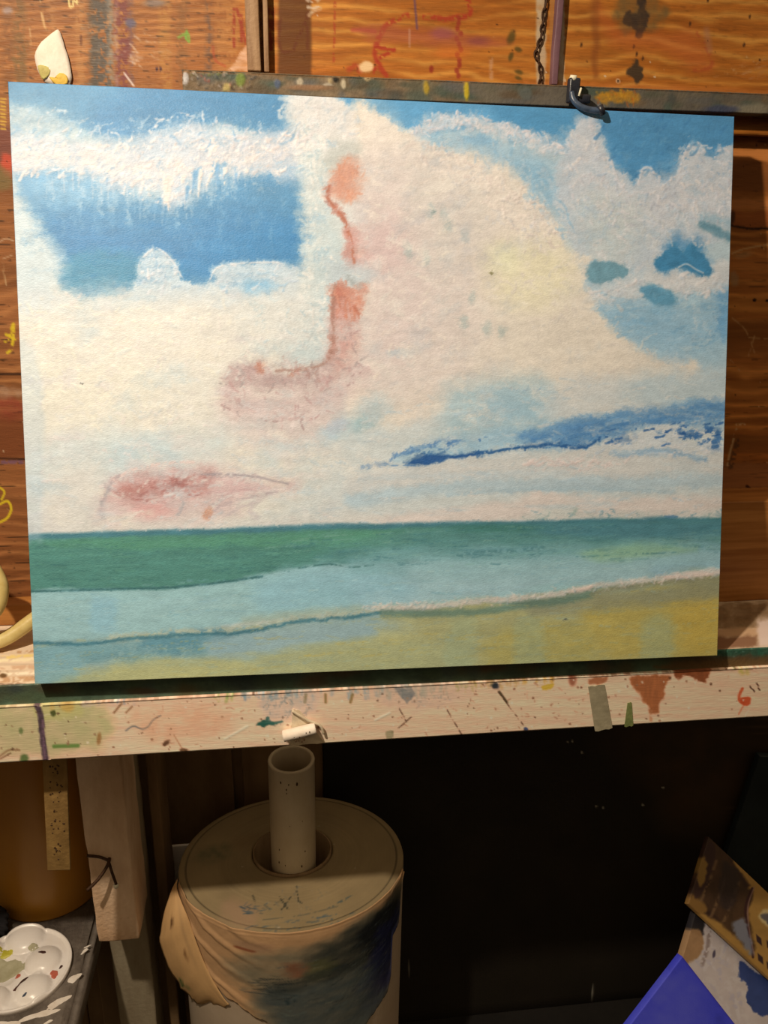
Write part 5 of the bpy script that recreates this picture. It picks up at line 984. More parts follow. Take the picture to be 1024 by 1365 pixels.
# coiled tubing on the ledge at the far left
cl = thing('tubing_coil', 'looped cream tubing lying on the ledge beside the lower left canvas edge', 'tubing', (-.09, .10, -.0075))
tube('upper_loop', [(-.16, .02, .012), (-.11, .03, .09), (-.04, .02, .130), (.020, 0, .112), (.0385, -.010, .092), (.0405, -.016, .072), (.030, -.020, .052), (.004, -.022, .040), (-.05, -.01, .05)], .0068, M['tubing'], cl, 14)
tube('lower_loop', [(-.13, -.005, .0085), (-.06, -.008, .0085), (.0, -.012, .0092), (.030, -.010, .014), (.056, .000, .027), (.088, .014, .050), (.12, .020, .09), (.14, .022, .125)], .0084, M['tubing'], cl, 14)
tube('inner_loop', [(-.12, .01, .06), (-.06, .012, .112), (.004, .008, .108), (.0225, .002, .090), (.0225, -.004, .074), (.010, -.006, .060), (-.04, 0, .048)], .0080, M['amber'], cl, 14)
# ---------------------------------------------------------------- the seascape
art = thing('seascape_painting', 'unframed seascape canvas with pink-hearted clouds, leaning on the white ledge', 'painting', (0, 0, 0))
NU, NV, TH = 800, 640, .0125
us = np.concatenate([[-3, -2, -1], np.arange(NU + 1), [NU + 1, NU + 2, NU + 3]]); vs = np.concatenate([[-3, -2, -1], np.arange(NV + 1), [NV + 1, NV + 2, NV + 3]])
U, V = np.meshgrid(us, vs)
fold = np.maximum(np.maximum(-U, U - NU), np.maximum(-V, V - NV)).clip(0, 3)
u = np.clip(U / NU, 0, 1); v = np.clip(V / NV, 0, 1)
TL, TR, BR, BL = [np.array(c) for c in CANVAS_CORNERS]
P = TL * ((1 - u) * (1 - v))[..., None] + TR * (u * (1 - v))[..., None] + BR * (u * v)[..., None] + BL * ((1 - u) * v)[..., None]
nrm = np.cross(TR - TL, BL - TL); nrm /= np.linalg.norm(nrm)
if nrm[1] > 0: nrm = -nrm
SX, SY = sketch(CANVAS_GRID, u, v)
g = paint_seascape(SX, SY)
depth = np.array([0, .0006, .002, TH])[fold.astype(int)]
inset = (fold == 0) * 0
P = P - nrm * depth[..., None] + nrm * (np.minimum(g.Z, 3) * .00022 * (fold == 0))[..., None]
# round the arris: the outermost face ring slides inwards a hair
eu = np.where(U == 0, 1, np.where(U == NU, -1, 0)) * (fold == 0) * .0006; ev = np.where(V == 0, 1, np.where(V == NV, -1, 0)) * (fold == 0) * .0006
ax_u = (TR - TL) / np.linalg.norm(TR - TL); ax_v = (BL - TL) / np.linalg.norm(BL - TL)
P = P + ax_u * eu[..., None] + ax_v * ev[..., None]
grid_mesh('canvas', P, to_albedo(g.C, .79), M['canvas'], art, flip=True)
bm = bmesh.new()
def bar_on(bm, a, b, w, nrm_off0, nrm_off1):
    a = Vector(a); b = Vector(b); n = Vector(nrm); d = (b - a).normalized(); s = d.cross(n).normalized() * w / 2
    vs = [bm.verts.new(p + q - n * o) for o in (nrm_off0, nrm_off1) for p, q in ((a, -s), (a, s), (b, s), (b, -s))]
    for f in ((0, 1, 2, 3), (7, 6, 5, 4), (0, 4, 5, 1), (1, 5, 6, 2), (2, 6, 7, 3), (3, 7, 4, 0)): bm.faces.new([vs[i] for i in f])
def pt(a, b): return TL * (1 - a) * (1 - b) + TR * a * (1 - b) + BR * a * b + BL * (1 - a) * b
for name, a, b in (('stretcher_bar', (.03, .04), (.97, .04)), ('stretcher_bar', (.03, .96), (.97, .96)), ('stretcher_bar', (.03, .06), (.03, .94)), ('stretcher_bar', (.97, .06), (.97, .94))):
    bm = bmesh.new(); bar_on(bm, pt(*a), pt(*b), .036, .003, TH - .0005); from_bm(name, bm, M['bare'], art)
# ---------------------------------------------------------------- the paper roll and its pipe
RC = (.264, .147); RX, RY, RZ = .1575, .1320, -.385
roll = thing('paper_roll', 'big upright roll of cream paper with a blue-smeared torn outer sheet', 'paper roll', (.2642, .2630, -1.126)); roll.scale = (1.125,) * 3
zt = RZ + .95
prof = [(.0, 0), (.99, 0), (1, .004), (1, zt - .003), (.995, zt - .0008), (.985, zt), (.94, zt + .0003), (.935, zt - .0012), (.93, zt), (.85, zt + .0004), (.7, zt), (.5, zt + .0004), (.375, zt), (.368, zt - .001), (.365, zt - .004), (.365, zt - .25), (0, zt - .25)]
lathe('paper_body', [(r * RX, z) for r, z in prof[1:4]], M['rollside'], roll, 96, 1, RY / RX)
CY = .014   # the core sits a little behind the middle
def paint_end(X, Y):      # sheet: millimetres from the roll's axis
    g = Pad(X, Y, (176, 146, 100)); R = random.Random(71)
    r = np.hypot(X / RX, Y / RY) / 1000
    g.C *= (1 + .05 * fbm(r * 60, r * 0 + .5, 3, 4) + .10 * fbm(X / 40, Y / 40, 5, 4))[..., None]
    ed = (sstep(.925, .935, r) * (1 - sstep(.938, .95, r)))[..., None]; g.C *= 1 - .35 * ed
    g.fill([(-90, -70), (-60, -75), (-40, -100), (-60, -120), (-90, -100)], (196, 152, 112), 12, (8, 20), .7)
    g.blob(-110, 20, 24, 16, (92, 96, 66), .3, .6, .5, mot=(.6, 8)); g.blob(-60, 40, 30, 14, (150, 116, 74), .3, .7, .4)
    sl = (58, 84, 96); g.dabs([(-64, -76), (-34, -76), (-32, -94), (-62, -96)], 34, 7, 2.2, (10, 40), [sl, (84, 104, 110), (44, 66, 80)], .8)
    g.dabs([(-50, -112), (70, -104), (60, -122), (-30, -126)], 34, 10, 2.2, (4, 8), [sl, (96, 110, 108), (70, 96, 110)], .7)
    for p in ([(-20, -68), (-8, -92)], [(-28, -84), (-14, -74)], [(-16, -92), (-4, -72)], [(3, -50), (5, -58)], [(4, -62), (7, -82)], [(-54, -64), (-50, -78)], [(6, -80), (10, -84)]): g.stroke(p, 1.8, (62, 60, 48), .8, .8, dry=.1)
    g.stroke([(46, -96), (60, -88), (76, -80)], 3.4, (74, 92, 92), 1.4, .7, dry=.1); g.stroke([(-40, -106), (10, -104), (60, -94)], 1.8, (110, 104, 84), 1, .7, dry=.1)
    g.dabs([(-24, -60), (40, -60), (40, -100), (-24, -100)], 30, 14, 2, (-70, 30), [(150, 136, 112), (196, 170, 130), (130, 124, 104)], .5)
    for x, y in [(40, 60), (-70, -10), (86, -30), (-20, -120), (60, 20)]: g.blob(x, y, 1.4, 1.2, (206, 180, 140), 0, .4, .8)
    return g
NA = 320; ts = np.concatenate([[0, .006, .014], np.linspace(.02, .98, 70), [.99, 1, 1.0, 1.0]]); ang = np.linspace(0, 2 * math.pi, NA, endpoint=False)
zz = np.interp(ts, [0, .006, .02, .05, .10, .108, .116, .3, .5, .52, .75, .98, 1], [-.003, -.0012, -.0005, 0, .0004, -.0014, 0, .0004, 0, .0004, 0, 0, -.0016]); zz[-2] = -.010; zz[-1] = -.25
T3, A3 = np.meshgrid(ts, ang, indexing='ij'); shr = np.where(np.arange(len(ts)) >= len(ts) - 2, .98, 1)[:, None]
PX_ = RX * np.cos(A3) * (1 - T3) + .0575 * shr * np.cos(A3) * T3; PY_ = RY * np.sin(A3) * (1 - T3) + (CY + .0500 * shr * np.sin(A3)) * T3
g = paint_end(PX_ * 1000, PY_ * 1000)
grid_mesh('roll_end', np.stack([PX_, PY_, np.broadcast_to(zz[:, None], PX_.shape) + zt], -1), to_albedo(g.C, .66), M['sheetp'], roll, wrap=True)
bm = bmesh.new(); N = 64; R4 = []
for r, z in ((.0562, -.24), (.0562, .0015), (.0535, .0015), (.0535, -.24)):
    R4.append([bm.verts.new((r * math.cos(2 * math.pi * i / N), CY + r * .87 * math.sin(2 * math.pi * i / N), zt + z)) for i in range(N)])
for A, B in zip(R4, R4[1:] + R4[:1]):
    for i in range(N): bm.faces.new((A[i], A[(i + 1) % N], B[(i + 1) % N], B[i]))
from_bm('cardboard_core', bm, M['core'], roll, True)
# the painted torn outer sheet; drawing sheet: X = degrees round the roll, Y = millimetres below its end
def paint_sheet(X, Y):
    g = Pad(X, Y, (214, 162, 110)); R = random.Random(61)
    g.C *= (1 + .06 * fbm(X / 8, Y / 20, 3, 4))[..., None]
    g.stroke([(-160, 3), (-90, 2.5), (-20, 3)], 2, (150, 110, 70), 1, .6); g.stroke([(-160, 8), (-90, 7), (-20, 8)], 1.6, (150, 112, 76), 1, .4)
    g.fill([(-118, 18), (-104, 16), (-98, 24), (-104, 30), (-116, 28)], (186, 140, 104), 4, (3, 8), .6); g.stroke([(-117, 30), (-110, 32)], 4, (150, 80, 48), 1.2, .8)
    g.fill([(-120, 60), (-100, 30), (-80, 22), (-62, 10), (-40, 10), (-24, 12), (-20, 60), (-28, 180), (-60, 230), (-100, 190), (-112, 110)], (138, 126, 98), 10, (7, 14), .85, mot=(.3, 10))
    g.fill([(-84, 34), (-70, 22), (-52, 12), (-34, 10), (-20, 16), (-22, 60), (-30, 120), (-44, 140), (-60, 90), (-80, 80)], (56, 58, 50), 8, (7, 12), .9, mot=(.3, 9))
    g.fill([(-60, 40), (-48, 20), (-34, 24), (-26, 40), (-34, 90), (-50, 80)], (24, 27, 28), 6, (6, 10), .9)
    g.fill([(-48, 60), (-36, 46), (-26, 50), (-30, 140), (-44, 180), (-58, 176)], (30, 34, 74), 6, (6, 12), .9, mot=(.25, 9))
    g.fill([(-84, 56), (-74, 54), (-72, 76), (-84, 82)], (100, 98, 56), 5, (4, 8), .6); g.fill([(-94, 52), (-87, 50), (-86, 70), (-93, 74)], (150, 92, 62), 4, (3, 7), .75)
    g.fill([(-102, 96), (-80, 88), (-58, 90), (-46, 120), (-54, 200), (-80, 210), (-104, 150)], (80, 88, 84), 9, (7, 14), .88, mot=(.25, 9)); g.fill([(-100, 84), (-80, 74), (-56, 70), (-56, 86), (-80, 92), (-100, 100)], (52, 56, 50), 5, (5, 9), .7, mot=(.4, 6))
    g.fill([(-92, 190), (-58, 176), (-40, 160), (-40, 230), (-92, 240)], (96, 98, 88), 9, (6, 14), .8)
    g.dabs([(-104, 60), (-24, 30), (-24, 130), (-104, 150)], 170, 9, 1.2, (-12, 18), [(30, 36, 36), (110, 120, 110), (56, 70, 78), (150, 140, 110)], .6)
    g.dabs([(-106, 72), (-96, 66), (-94, 104), (-105, 106)], 26, 9, 1.4, (-4, 10), [(44, 48, 46), (60, 66, 60)], .8)
    g.dabs([(-96, 110), (-90, 106), (-88, 160), (-96, 160)], 14, 6, 2, (80, 30), [(40, 56, 58), (120, 130, 116)], .7)
    return g
degs = np.arange(-166, -18.0, .42); nz = 90
TEAR = [(-166, .125), (-150, .110), (-140, .105), (-130, .112), (-124, .123), (-118, .128), (-112, .140), (-104, .152), (-98, .20), (-90, .24), (-70, .235), (-60, .215), (-52, .196), (-44, .182), (-38, .175), (-34.5, .152), (-34, .084), (-30, .078), (-26, .074), (-24, .026), (-22, .012), (-18, .006)]
td, tz = zip(*TEAR); bot = np.interp(degs, td, tz) + .0022 * fbm(degs / 1.3, degs * 0, 5, 3) + .003 * fbm(degs / 6, degs * 0, 6, 3)
D_, T_ = np.meshgrid(degs, np.linspace(0, 1, nz)); Zs = T_ * bot[None] * 1000
g = paint_sheet(D_, Zs)
fold_ = .0022 * np.clip(np.sin(Zs / 6 - D_ / 4.5 + 1.2 * fbm(D_ / 14, Zs / 30, 12, 2)), 0, 1) ** 2 * sstep(-92, -135, D_) + .0006 * fbm(D_ / 5, Zs / 16, 9, 3)
rr = 1 + (.0022 + fold_ + .0016 * sstep(.85, 1, T_) - .0016 * (1 - sstep(0, .05, T_))) / .15
A_ = np.radians(D_); P = np.stack([RX * rr * np.cos(A_), RY * rr * np.sin(A_), zt + .0035 - Zs / 1000 + .0012 * fbm(D_ / 7, D_ * 0, 4, 3) * (1 - T_)], -1)
sh = grid_mesh('outer_sheet', P, to_albedo(g.C, .78), M['sheetp'], roll, flip=True); sm = sh.modifiers.new('thickness', 'SOLIDIFY'); sm.thickness = .0008; sm.offset = 0
sh['label'] = 'torn outer sheet smeared with blue and green paint'
# loose flap curling off at the left
def flap():
    n = 40; w = 16; cre = [(-166, .003), (-156, .010), (-149, .022), (-144, .045), (-138, .075), (-132, .10), (-126, .122), (-123, .130)]
    out = [(.1075, .125, -.3855), (.1005, .112, -.392), (.0935, .100, -.408), (.086, .090, -.436), (.0855, .085, -.468), (.100, .078, -.508), (.112, .074, -.530), (.126, .070, -.548), (.146, .066, -.548), (.165, .055, -.545), (.176, .046, -.520)]
    out = [(x - RC[0], y - RC[1], z + .95) for x, y, z in out]
    C1 = crom([(a, z, 0) for a, z in cre], False, 10); O1 = crom(out, False, 8)
    f = lambda arr, t: np.array([np.interp(t, np.linspace(0, 1, len(arr)), arr[:, k]) for k in range(3)])
    P = np.zeros((w, n, 3)); C = np.zeros((w, n, 3), np.float32)
    for j in range(n):
        t = j / (n - 1); a, zz, _ = f(C1, t); a = math.radians(a)
        c = np.array([RX * 1.03 * math.cos(a), RY * 1.03 * math.sin(a), zt - zz]); o = f(O1, t) + np.array([.0012 * math.sin(j * 1.3), 0, .0022 * math.sin(j * 1.9) + .0018 * math.sin(j * .8) + .0012 * math.sin(j * 3.1)]) * float(sstep(.1, .4, t))
        for i in range(w):
            s = i / (w - 1); q = c * (1 - s) + o * s; bl = math.sin(s * math.pi) * .0085 * (1 - .5 * t) * float(sstep(0, .3, t))
            P[i, j] = q + np.array([-.35, -.9, .1]) * bl
    X, Y = np.meshgrid(np.arange(n) * 5.0, np.arange(w) * 8.0); g = Pad(X, Y, (216, 164, 104)); g.grain(.08, 30, 14, 4)
    g.stroke([(0, 30), (100, 22), (195, 14)], 4, (176, 134, 88), 3, .6); g.blob(52, 62, 5, 6, (96, 60, 30), .4, .4, .9, .4); g.blob(92, 38, 3, 5, (120, 76, 40), .4, .4, .8, .4); g.blob(108, 104, 6, 9, (70, 90, 40), .4, .4, .9, .4); g.blob(118, 92, 6, 7, (150, 140, 80), .4, .5, .7, .4)
    o = grid_mesh('loose_flap', P, to_albedo(g.C, .8), M['sheetp'], roll); sm = o.modifiers.new('thickness', 'SOLIDIFY'); sm.thickness = .0008; sm.offset = 0
    o['label'] = 'torn flap curling off the left side'
flap()
pipe = thing('plastic_pipe', 'grimy white plastic pipe standing in the core of the paper roll', 'pipe', (.2659, .2613, -1.126)); pipe.scale = (1.125,) * 3
h = .7316
lathe('tube', [(.0268, .002), (.0302, .0), (.0312, .003), (.0312, h - .004), (.0315, h - .002), (.0310, h), (.0270, h), (.0266, h - .003)], M['pvc'], pipe, 48, closed=True)
rn = random.Random(8)
for a, z, r in [(-118, .016, .0016), (-98, .018, .0012), (-104, .026, .0013), (-104, .032, .0010), (-78, .018, .0022), (-70, .155, .0017), (-130, .150, .0014), (-128, .128, .0012), (-60, .132, .0013), (-112, .152, .0010), (-98, .085, .0008), (-66, .08, .0008)]:
    bm = bmesh.new(); R_ = bmesh.ops.create_icosphere(bm, subdivisions=1, radius=r); a = math.radians(a)
    for v in R_['verts']: v.co = Vector((v.co.x * .7 + .0312 * math.cos(a), v.co.y * .5 + .0312 * math.sin(a), v.co.z * 1.5 + h - z))
    from_bm('speck', bm, M['grime'], pipe)
card = rough_box('white_card', -.024, .024, -.002, .002, -.05, .045, M['plastic'], None, .0006, .02, .0004, 31, (.0640, .4082, -.6197)); card.scale = (1.125,) * 3; tag(card, 'small white card in the shadow left of the paper roll', 'card')
card.rotation_euler = (math.radians(8), 0, 0)
# ---------------------------------------------------------------- lower left: bench, palette, canister, stick, rag
bench = thing('side_bench', 'worn grey bench top splashed with white, under the round palette', 'bench', (-.2578, .1539, -1.126)); bench.scale = (1.125,) * 3
bm = bmesh.new(); add_box(bm, -.24, .195, -.36, .32, .455, .493)
bmesh.ops.bevel(bm, geom=[e for e in bm.edges if abs(e.verts[0].co.z - e.verts[1].co.z) > .02], offset=.045, segments=8, affect='EDGES')
bmesh.ops.bevel(bm, geom=[e for e in bm.edges if e.verts[0].co.z > .49 and e.verts[1].co.z > .49 and len(e.link_faces) == 2 and e.calc_face_angle(0) > 1], offset=.008, segments=3, affect='EDGES')
from_bm('bench_top', bm, M['bench'], bench, True)
for x, y in ((-.2, -.3), (.15, -.3), (-.2, .27), (.15, .27)):
    bm = bmesh.new(); add_box(bm, x - .018, x + .018, y - .018, y + .018, 0, .456, .003); from_bm('leg', bm, M['brown'], bench)
def puddle(bm, cx, cy, z, rx, ry, rot, seed, h=.0008, n=40):
    rn = random.Random(seed); top = []; low = []
    for i in range(n):
        a = 2 * math.pi * i / n; k = 1 + .22 * math.sin(2 * a + seed) + .14 * math.sin(3 * a + 2.1 * seed) + .08 * math.sin(5 * a + seed * 1.3) + rn.uniform(-.04, .04); x = rx * k * math.cos(a); y = ry * k * math.sin(a)
        X = cx + x * math.cos(rot) - y * math.sin(rot); Y = cy + x * math.sin(rot) + y * math.cos(rot)
        low.append(bm.verts.new((X, Y, z))); top.append(bm.verts.new((cx + (X - cx) * .85, cy + (Y - cy) * .85, z + h)))
    for i in range(n): bm.faces.new((low[i], low[(i + 1) % n], top[(i + 1) % n], top[i]))
    bm.faces.new(top)
for cx, cy, rx, ry, ro, sd in [(-.030, .0105, .013, .006, .5, 1), (-.048, -.004, .020, .005, .25, 2), (-.085, -.012, .018, .004, 0, 3), (-.018, .044, .010, .0045, .9, 4), (-.014, .085, .007, .0018, .9, 5), (-.012, .092, .005, .001, .4, 6), (-.082, -.018, .004, .004, 0, 7), (-.036, -.016, .006, .0022, .6, 8), (-.02, -.03, .005, .0016, 1.0, 9)]:
    bm = bmesh.new(); puddle(bm, cx + .2, cy - .05, .4928, rx, ry, ro, sd); from_bm('white_spill', bm, M['splash'], bench, False)
pal = thing('paint_palette', 'round white plastic palette with domed wells and dried paint on the grey bench', 'palette', (-.1329, .1662, -.5716)); pal.scale = (1.125,) * 3
def palette_bm():
    R0 = .0635; N = 96; bm = bmesh.new(); wells = [(.027, .009, .0225), (.026, -.0325, .0215), (-.006, .0485, .0245), (-.020, -.044, .02), (-.05, .03, .02)]
    rs = np.concatenate([np.linspace(0, .93, 46) * R0, [.95 * R0, .965 * R0, .98 * R0, R0, R0 * .995]])
    def hz(x, y, r):
        z = .006
        for wx, wy, wr in wells:
            d = math.hypot(x - wx, y - wy) / wr
            if d < 1: z += .0105 * (1 - d * d) ** .55
            elif d < 1.12: z -= .0008 * math.cos((d - 1.06) / .06 * math.pi / 2)
        d = math.hypot(x + .022, y + .002) / .026
        if d < 1: z -= .004 * (1 - d ** 4)
        if r > .945 * R0: z += .0028 * math.sin(min(1, (r - .945 * R0) / (.03 * R0)) * math.pi / 2)
        return z
    rings = [[bm.verts.new((0, 0, hz(0, 0, 0)))]]
    for r in rs[1:-1]: rings.append([bm.verts.new((r * math.cos(2 * math.pi * i / N), r * math.sin(2 * math.pi * i / N), hz(r * math.cos(2 * math.pi * i / N), r * math.sin(2 * math.pi * i / N), r))) for i in range(N)])
    for rr_, z in ((R0 * 1.004, .007), (R0 * .985, .0005), (R0 * .96, 0)): rings.append([bm.verts.new((rr_ * math.cos(2 * math.pi * i / N), rr_ * math.sin(2 * math.pi * i / N), z)) for i in range(N)])
    for A, B in zip(rings, rings[1:]):
        for i in range(N):
            j = (i + 1) % N
            if len(A) == 1: bm.faces.new((A[0], B[i], B[j]))
            else: bm.faces.new((A[i], A[j], B[j], B[i]))
    bm.faces.new(rings[-1][::-1]); return bm, hz
pb, hz = palette_bm(); from_bm('dish', pb, M['plastic'], pal, True)
def patch(name, cx, cy, rx, ry, m, rot=0, seed=1, lift=.0006):
    """dried paint following the dish surface"""
    bm = bmesh.new(); rn = random.Random(seed); n = 40; ks = [1 + .16 * math.sin(2 * q_ + seed) + .12 * math.sin(3 * q_ + 1.7 * seed) + .06 * math.sin(6 * q_ + seed) + rn.uniform(-.03, .03) for q_ in np.linspace(0, 2 * math.pi, n, endpoint=False)]; rings = []
    for s in (1, .9, .65, .35):
        ring = []
        for i in range(n):
            a = 2 * math.pi * i / n; x = rx * ks[i] * s * math.cos(a); y = ry * ks[i] * s * math.sin(a)
            X = cx + x * math.cos(rot) - y * math.sin(rot); Y = cy + x * math.sin(rot) + y * math.cos(rot)
            ring.append(bm.verts.new((X, Y, hz(X, Y, math.hypot(X, Y)) + (lift if s < 1 else -.0003))))
        rings.append(ring)
    c = bm.verts.new((cx, cy, hz(cx, cy, 0) + lift))
    for A, B in zip(rings, rings[1:]):
        for i in range(n): bm.faces.new((A[i], A[(i + 1) % n], B[(i + 1) % n], B[i]))
    for i in range(n): bm.faces.new((rings[-1][i], rings[-1][(i + 1) % n], c))
    return from_bm(name, bm, m, pal, True)
patch('maroon_paint', .009, -.026, .0085, .0045, M['maroon'], .7, 2)['label'] = 'dried maroon paint on the front well'
patch('dark_paint', .026, .0135, .0052, .0020, M['maroon'], -.15, 3)['label'] = 'dark dried flake on the right well'
patch('coral_paint', .046, -.013, .0052, .0062, M['coral'], .2, 4)['label'] = 'dried coral red paint near the rim'
patch('coral_paint', .001, -.0105, .0036, .0034, M['coral'], .2, 5)
patch('speck_paint', .052, -.003, .003, .0016, M['maroon'], .9, 6)
patch('speck_paint', .020, -.046, .0026, .0016, M['slate'], .5, 7)
patch('olive_wash', -.022, .002, .022, .021, M['grayolive'], 0, 8)['label'] = 'thin olive wash in the middle'
patch('lemon_paint', -.030, .026, .012, .008, M['lemon'], .2, 9)['label'] = 'lemon yellow smear'
patch('olive_wash', .010, .030, .007, .004, M['grayolive'], .4, 10)
can = thing('amber_canister', 'amber brown cylindrical canister at the back of the grey bench', 'canister', (-.1329, .3417, -.5716)); can.scale = (1.125,) * 3
lathe('wall', [(.0, 0), (.074, 0), (.077, .002), (.077, .004), (.0762, .30), (.0770, .303), (.0745, .303), (.074, .01), (0, .01)], M['amber'], can, 72)
lathe('rim', [(.0762, .296), (.079, .298), (.079, .305), (.0745, .305), (.0745, .298)], M['amber'], can, 72)
stick = thing('hanging_stick', 'flat paint-specked stick hanging down from the ledge in front of the amber canister', 'stick', (-.005, .050, -.11))
bm = bmesh.new(); add_box(bm, -.0135, .0135, -.0022, .0022, -.178, .079, .0012, 2)
o = from_bm('strip', bm, M['stick'], stick, True); 
rn = random.Random(12)
for k in range(46):
    bm = bmesh.new(); R_ = bmesh.ops.create_icosphere(bm, subdivisions=1, radius=rn.uniform(.0006, .0014)); x = rn.gauss(0, .004); z = rn.uniform(-.165, -.02)
    for v in R_['verts']: v.co = Vector((v.co.x * rn.uniform(.8, 1.5) + x, v.co.y * .5 - .0022, v.co.z * rn.uniform(.8, 2) + z))
    from_bm('speck', bm, M['grime'], stick)
stick.rotation_euler = (0, math.radians(4.5), 0)
def rag():
    bm = bmesh.new(); bmesh.ops.create_icosphere(bm, subdivisions=5, radius=1)
    for v in bm.verts:
        p = v.co.copy(); a = np.array([p.x * 1.6]), np.array([p.y * 1.6 + p.z * 1.1])
        k = 1 + .35 * float(fbm(a[0], a[1], 3, 4)[0]) + .10 * math.sin(9 * p.x + 5 * p.y) + .05 * math.sin(21 * p.y + 8 * p.z)
        v.co = Vector((p.x * .030 * k, p.y * .024 * k, max(-.0155, p.z * .022 * k)))
    return bm
rg = from_bm('paint_rag', rag(), M['cloth'], None, True, (-.2015, .2382, -.5528)); rg.scale = (1.125,) * 3
tag(rg, 'crumpled black rag behind the palette at the left edge', 'rag')
# ---------------------------------------------------------------- lower right: leaning canvases in the shade
LEAN_A = ([1.058, 0.3901, -0.633], [0.711, -0.1493, -0.6871], [-0.5768, -0.6827, -0.4485], [[552.5202, -528.37553, 945.0], [549.13969, 213.62483, 1115.0], [0.1129, -0.36175, 1.0]])
LEAN_B = ([1.0564, 0.3706, -0.6957], [0.711, -0.1493, -0.6871], [-0.5768, -0.6827, -0.4485], [[551.74601, -527.63517, 944.2339], [548.37024, 213.32549, 1159.96762], [0.11274, -0.36124, 1.0]])
LEAN_C = ([0.928, 0.2101, -0.7201], [0.5954, -0.1845, -0.782], [-0.7702, -0.4082, -0.4901], [[521.7881, -672.27464, 910.0], [682.84567, 321.91494, 1275.0], [0.11405, -0.22579, 1.0]])
LEAN_D = ([1.1639, 0.4351, -0.491], [0.9917, 0.0, -0.1283], [-0.1283, 0.0, -0.9917], [[732.35908, 2.29182, 1013.0], [138.58576, 784.87424, 1008.0], [0.10598, 0.19925, 1.0]])

def panel(name, lean, lu, lv, th, paint, m, side, parent, step=.0016, back='bare'):
    """a stretched canvas: painted face with its wrapped edges, at corner P0 along u and v"""
    P0, du, dv, H = [np.array(c) for c in lean]; n = np.cross(du, dv); n = n if n[1] < 0 else -n
    a = np.concatenate([[0, 0], np.arange(.001, lu - .0005, step), [lu, lu]]); b = np.concatenate([[0, 0], np.arange(.001, lv - .0005, step), [lv, lv]])
    A, B = np.meshgrid(a, b); X, Y = sketch(H, A, B); g = paint(X, Y)
    D = np.zeros(A.shape); D[0] = D[-1] = th; D[:, 0] = D[:, -1] = th
    for sl in (np.s_[1, 1:-1], np.s_[-2, 1:-1], np.s_[1:-1, 1], np.s_[1:-1, -2]): D[sl] = .001
    P = P0 + A[..., None] * du + B[..., None] * dv - D[..., None] * n
    fl = np.cross(du, dv) @ n < 0
    grid_mesh('canvas', P, to_albedo(g.C), m, parent, flip=bool(fl))
    bm = bmesh.new(); q = [bm.verts.new(Vector(P0 + du * (x) + dv * (y) - n * (d))) for d in (.002, th - .0005) for x, y in ((.004, .004), (lu - .004, .004), (lu - .004, lv - .004), (.004, lv - .004))]
    for f in ((0, 1, 2, 3), (7, 6, 5, 4), (0, 4, 5, 1), (1, 5, 6, 2), (2, 6, 7, 3), (3, 7, 4, 0)): bm.faces.new([q[i] for i in f])
    from_bm('backing', bm, M['bare'], parent)
def paint_A(X, Y):
    g = Pad(X, Y, (178, 132, 66)); g.grain(.12, 30, 20, 5)
    g.fill([(935, 1105), (962, 1128), (1000, 1180), (960, 1230), (938, 1218), (905, 1215), (915, 1180)], (52, 32, 26), 3, (2, 12), .95, smooth=False)
    g.fill([(912, 1192), (934, 1196), (944, 1212), (934, 1218), (910, 1214)], (150, 108, 52), 2, (2, 8), .9)
    g.fill([(948, 1118), (985, 1165), (992, 1182), (1004, 1190), (998, 1215), (1002, 1240), (1006, 1268), (985, 1255), (930, 1195), (924, 1190)], (74, 50, 32), 3, (3, 12), .95, tex=(.25, 8, 20))
    g.fill([(944, 1124), (955, 1140), (940, 1186), (926, 1196), (930, 1170)], (60, 36, 34), 2, (2, 10), .8); g.fill([(930, 1150), (940, 1142), (943, 1160), (936, 1182), (930, 1176)], (160, 120, 56), 2, (2, 6), .9)
    for x, y in [(955, 1148), (968, 1170), (985, 1176)]: g.stroke([(x, y), (x - 10, y + 28), (x - 20, y + 52)], 4, (134, 100, 66), 2, .7, dry=.1)
    g.fill([(965, 1150), (986, 1168), (975, 1212), (958, 1196)], (50, 38, 36), 4, (4, 10), .75)
    g.stroke([(1003, 1184), (994, 1210), (998, 1245), (1004, 1276)], 3, (60, 30, 30), 1, .9); g.stroke([(1006, 1182), (997, 1210), (1000, 1245), (1006, 1274)], 1.6, (150, 110, 100), .8, .8)
    g.fill([(978, 1232), (992, 1225), (1000, 1250), (1003, 1272), (984, 1252)], (140, 140, 150), 3, (3, 8), .85)
    for x, y in [(1012, 1254), (1014, 1279), (1026, 1262), (1026, 1290), (1036, 1272)]: g.fill([(x - 4, y - 9), (x + 3, y - 3), (x + 4, y + 7), (x - 3, y + 1)], (58, 36, 38), .8, (0, 5), .95, smooth=False)
    g.fill([(1012, 1222), (1026, 1212), (1060, 1240), (1060, 1265), (1030, 1240)], (222, 196, 140), 2, (2, 6), .8); g.fill([(1016, 1218), (1030, 1218), (1030, 1234), (1018, 1226)], (90, 84, 90), 2, (2, 6), .85)
    return g
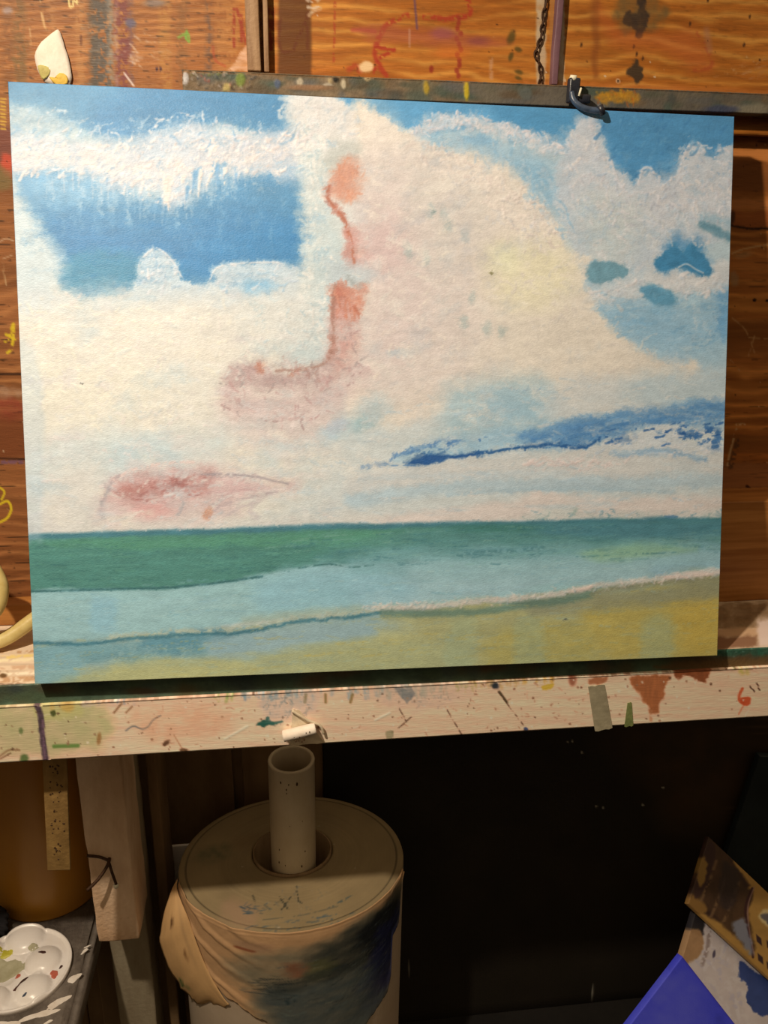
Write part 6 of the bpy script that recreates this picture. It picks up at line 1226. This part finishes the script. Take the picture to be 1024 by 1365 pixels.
def paint_B(X, Y):
    g = Pad(X, Y, (214, 196, 186)); g.C *= (1 + .07 * fbm(X / 20, Y / 20, 5, 4))[..., None]
    g.dabs([(930, 1230), (1000, 1260), (1000, 1380), (930, 1320)], 60, 20, 7, (60, 30), [(224, 208, 196), (196, 184, 190), (228, 214, 206)], .6)
    g.fill([(880, 1200), (936, 1200), (938, 1240), (930, 1246), (905, 1238), (890, 1250)], (36, 32, 34), 2, (4, 10), .95); g.fill([(900, 1245), (928, 1238), (938, 1250), (936, 1270), (920, 1285), (890, 1300), (880, 1280)], (176, 132, 88), 2, (3, 10), .95, tex=(.1, 9))
    g.stroke([(946, 1222), (944, 1260), (936, 1286)], 5, (140, 116, 106), 2, .7, dry=.1); g.blob(952, 1272, 2, 5, (70, 60, 80), .2, .4, .85)
    g.fill([(986, 1282), (1010, 1296), (1040, 1316), (1080, 1360), (1040, 1352), (1012, 1352), (1000, 1342), (994, 1330), (997, 1312), (986, 1306)], (54, 72, 128), 1.5, (4, 8), .95, tex=(.12, 10))
    return g
def paint_C(X, Y):
    g = Pad(X, Y, (72, 76, 210)); g.C *= (1 + .16 * fbm(X / 16, Y / 16, 5, 4))[..., None]
    g.fill([(850, 1350), (900, 1300), (940, 1330), (930, 1400), (840, 1400)], (96, 98, 216), 18, (8, 20), .8, mot=(.4, 14)); g.stroke([(912, 1276), (984, 1368)], 6, (66, 60, 176), 3, .7); g.stroke([(914, 1274), (990, 1366)], 2.2, (84, 40, 76), 1, .7)
    return g
def paint_D(X, Y):
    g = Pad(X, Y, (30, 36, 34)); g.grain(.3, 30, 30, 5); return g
crate = thing('storage_crate', 'low wooden crate under the leaning canvases', 'crate', (1.0922, .2439, -1.126)); crate.scale = (1.125,) * 3
for nm, b in [('top', (-.12, .26, -.19, .06, .062, .074)), ('side', (-.12, .26, -.19, -.178, 0, .0618)), ('side', (-.12, .26, .048, .06, 0, .0618)), ('end', (-.12, -.108, -.1775, .0475, 0, .0618)), ('end', (.248, .26, -.1775, .0475, 0, .0618))]:
    bm = bmesh.new(); add_box(bm, *b, .001); from_bm(nm, bm, M['brown'], crate)
def lean(nm, label, *a):
    t = thing(nm, label, "painting", (0, 0, 0)); panel(nm, *a, t)
lean('building_painting', 'small canvas of an ochre building with dark windows, leaning at the lower right edge', LEAN_A, .405, .138, .009, paint_A, M['canvas'], None)
lean('cloud_study', 'pale lavender canvas with a navy patch tucked under the ochre building painting', LEAN_B, .337, .225, .013, paint_B, M['canvas'], None)
lean('blue_canvas', 'plain ultramarine blue canvas leaning lowest at the bottom right', LEAN_C, .25, .17, .013, paint_C, M['canvas'], None)
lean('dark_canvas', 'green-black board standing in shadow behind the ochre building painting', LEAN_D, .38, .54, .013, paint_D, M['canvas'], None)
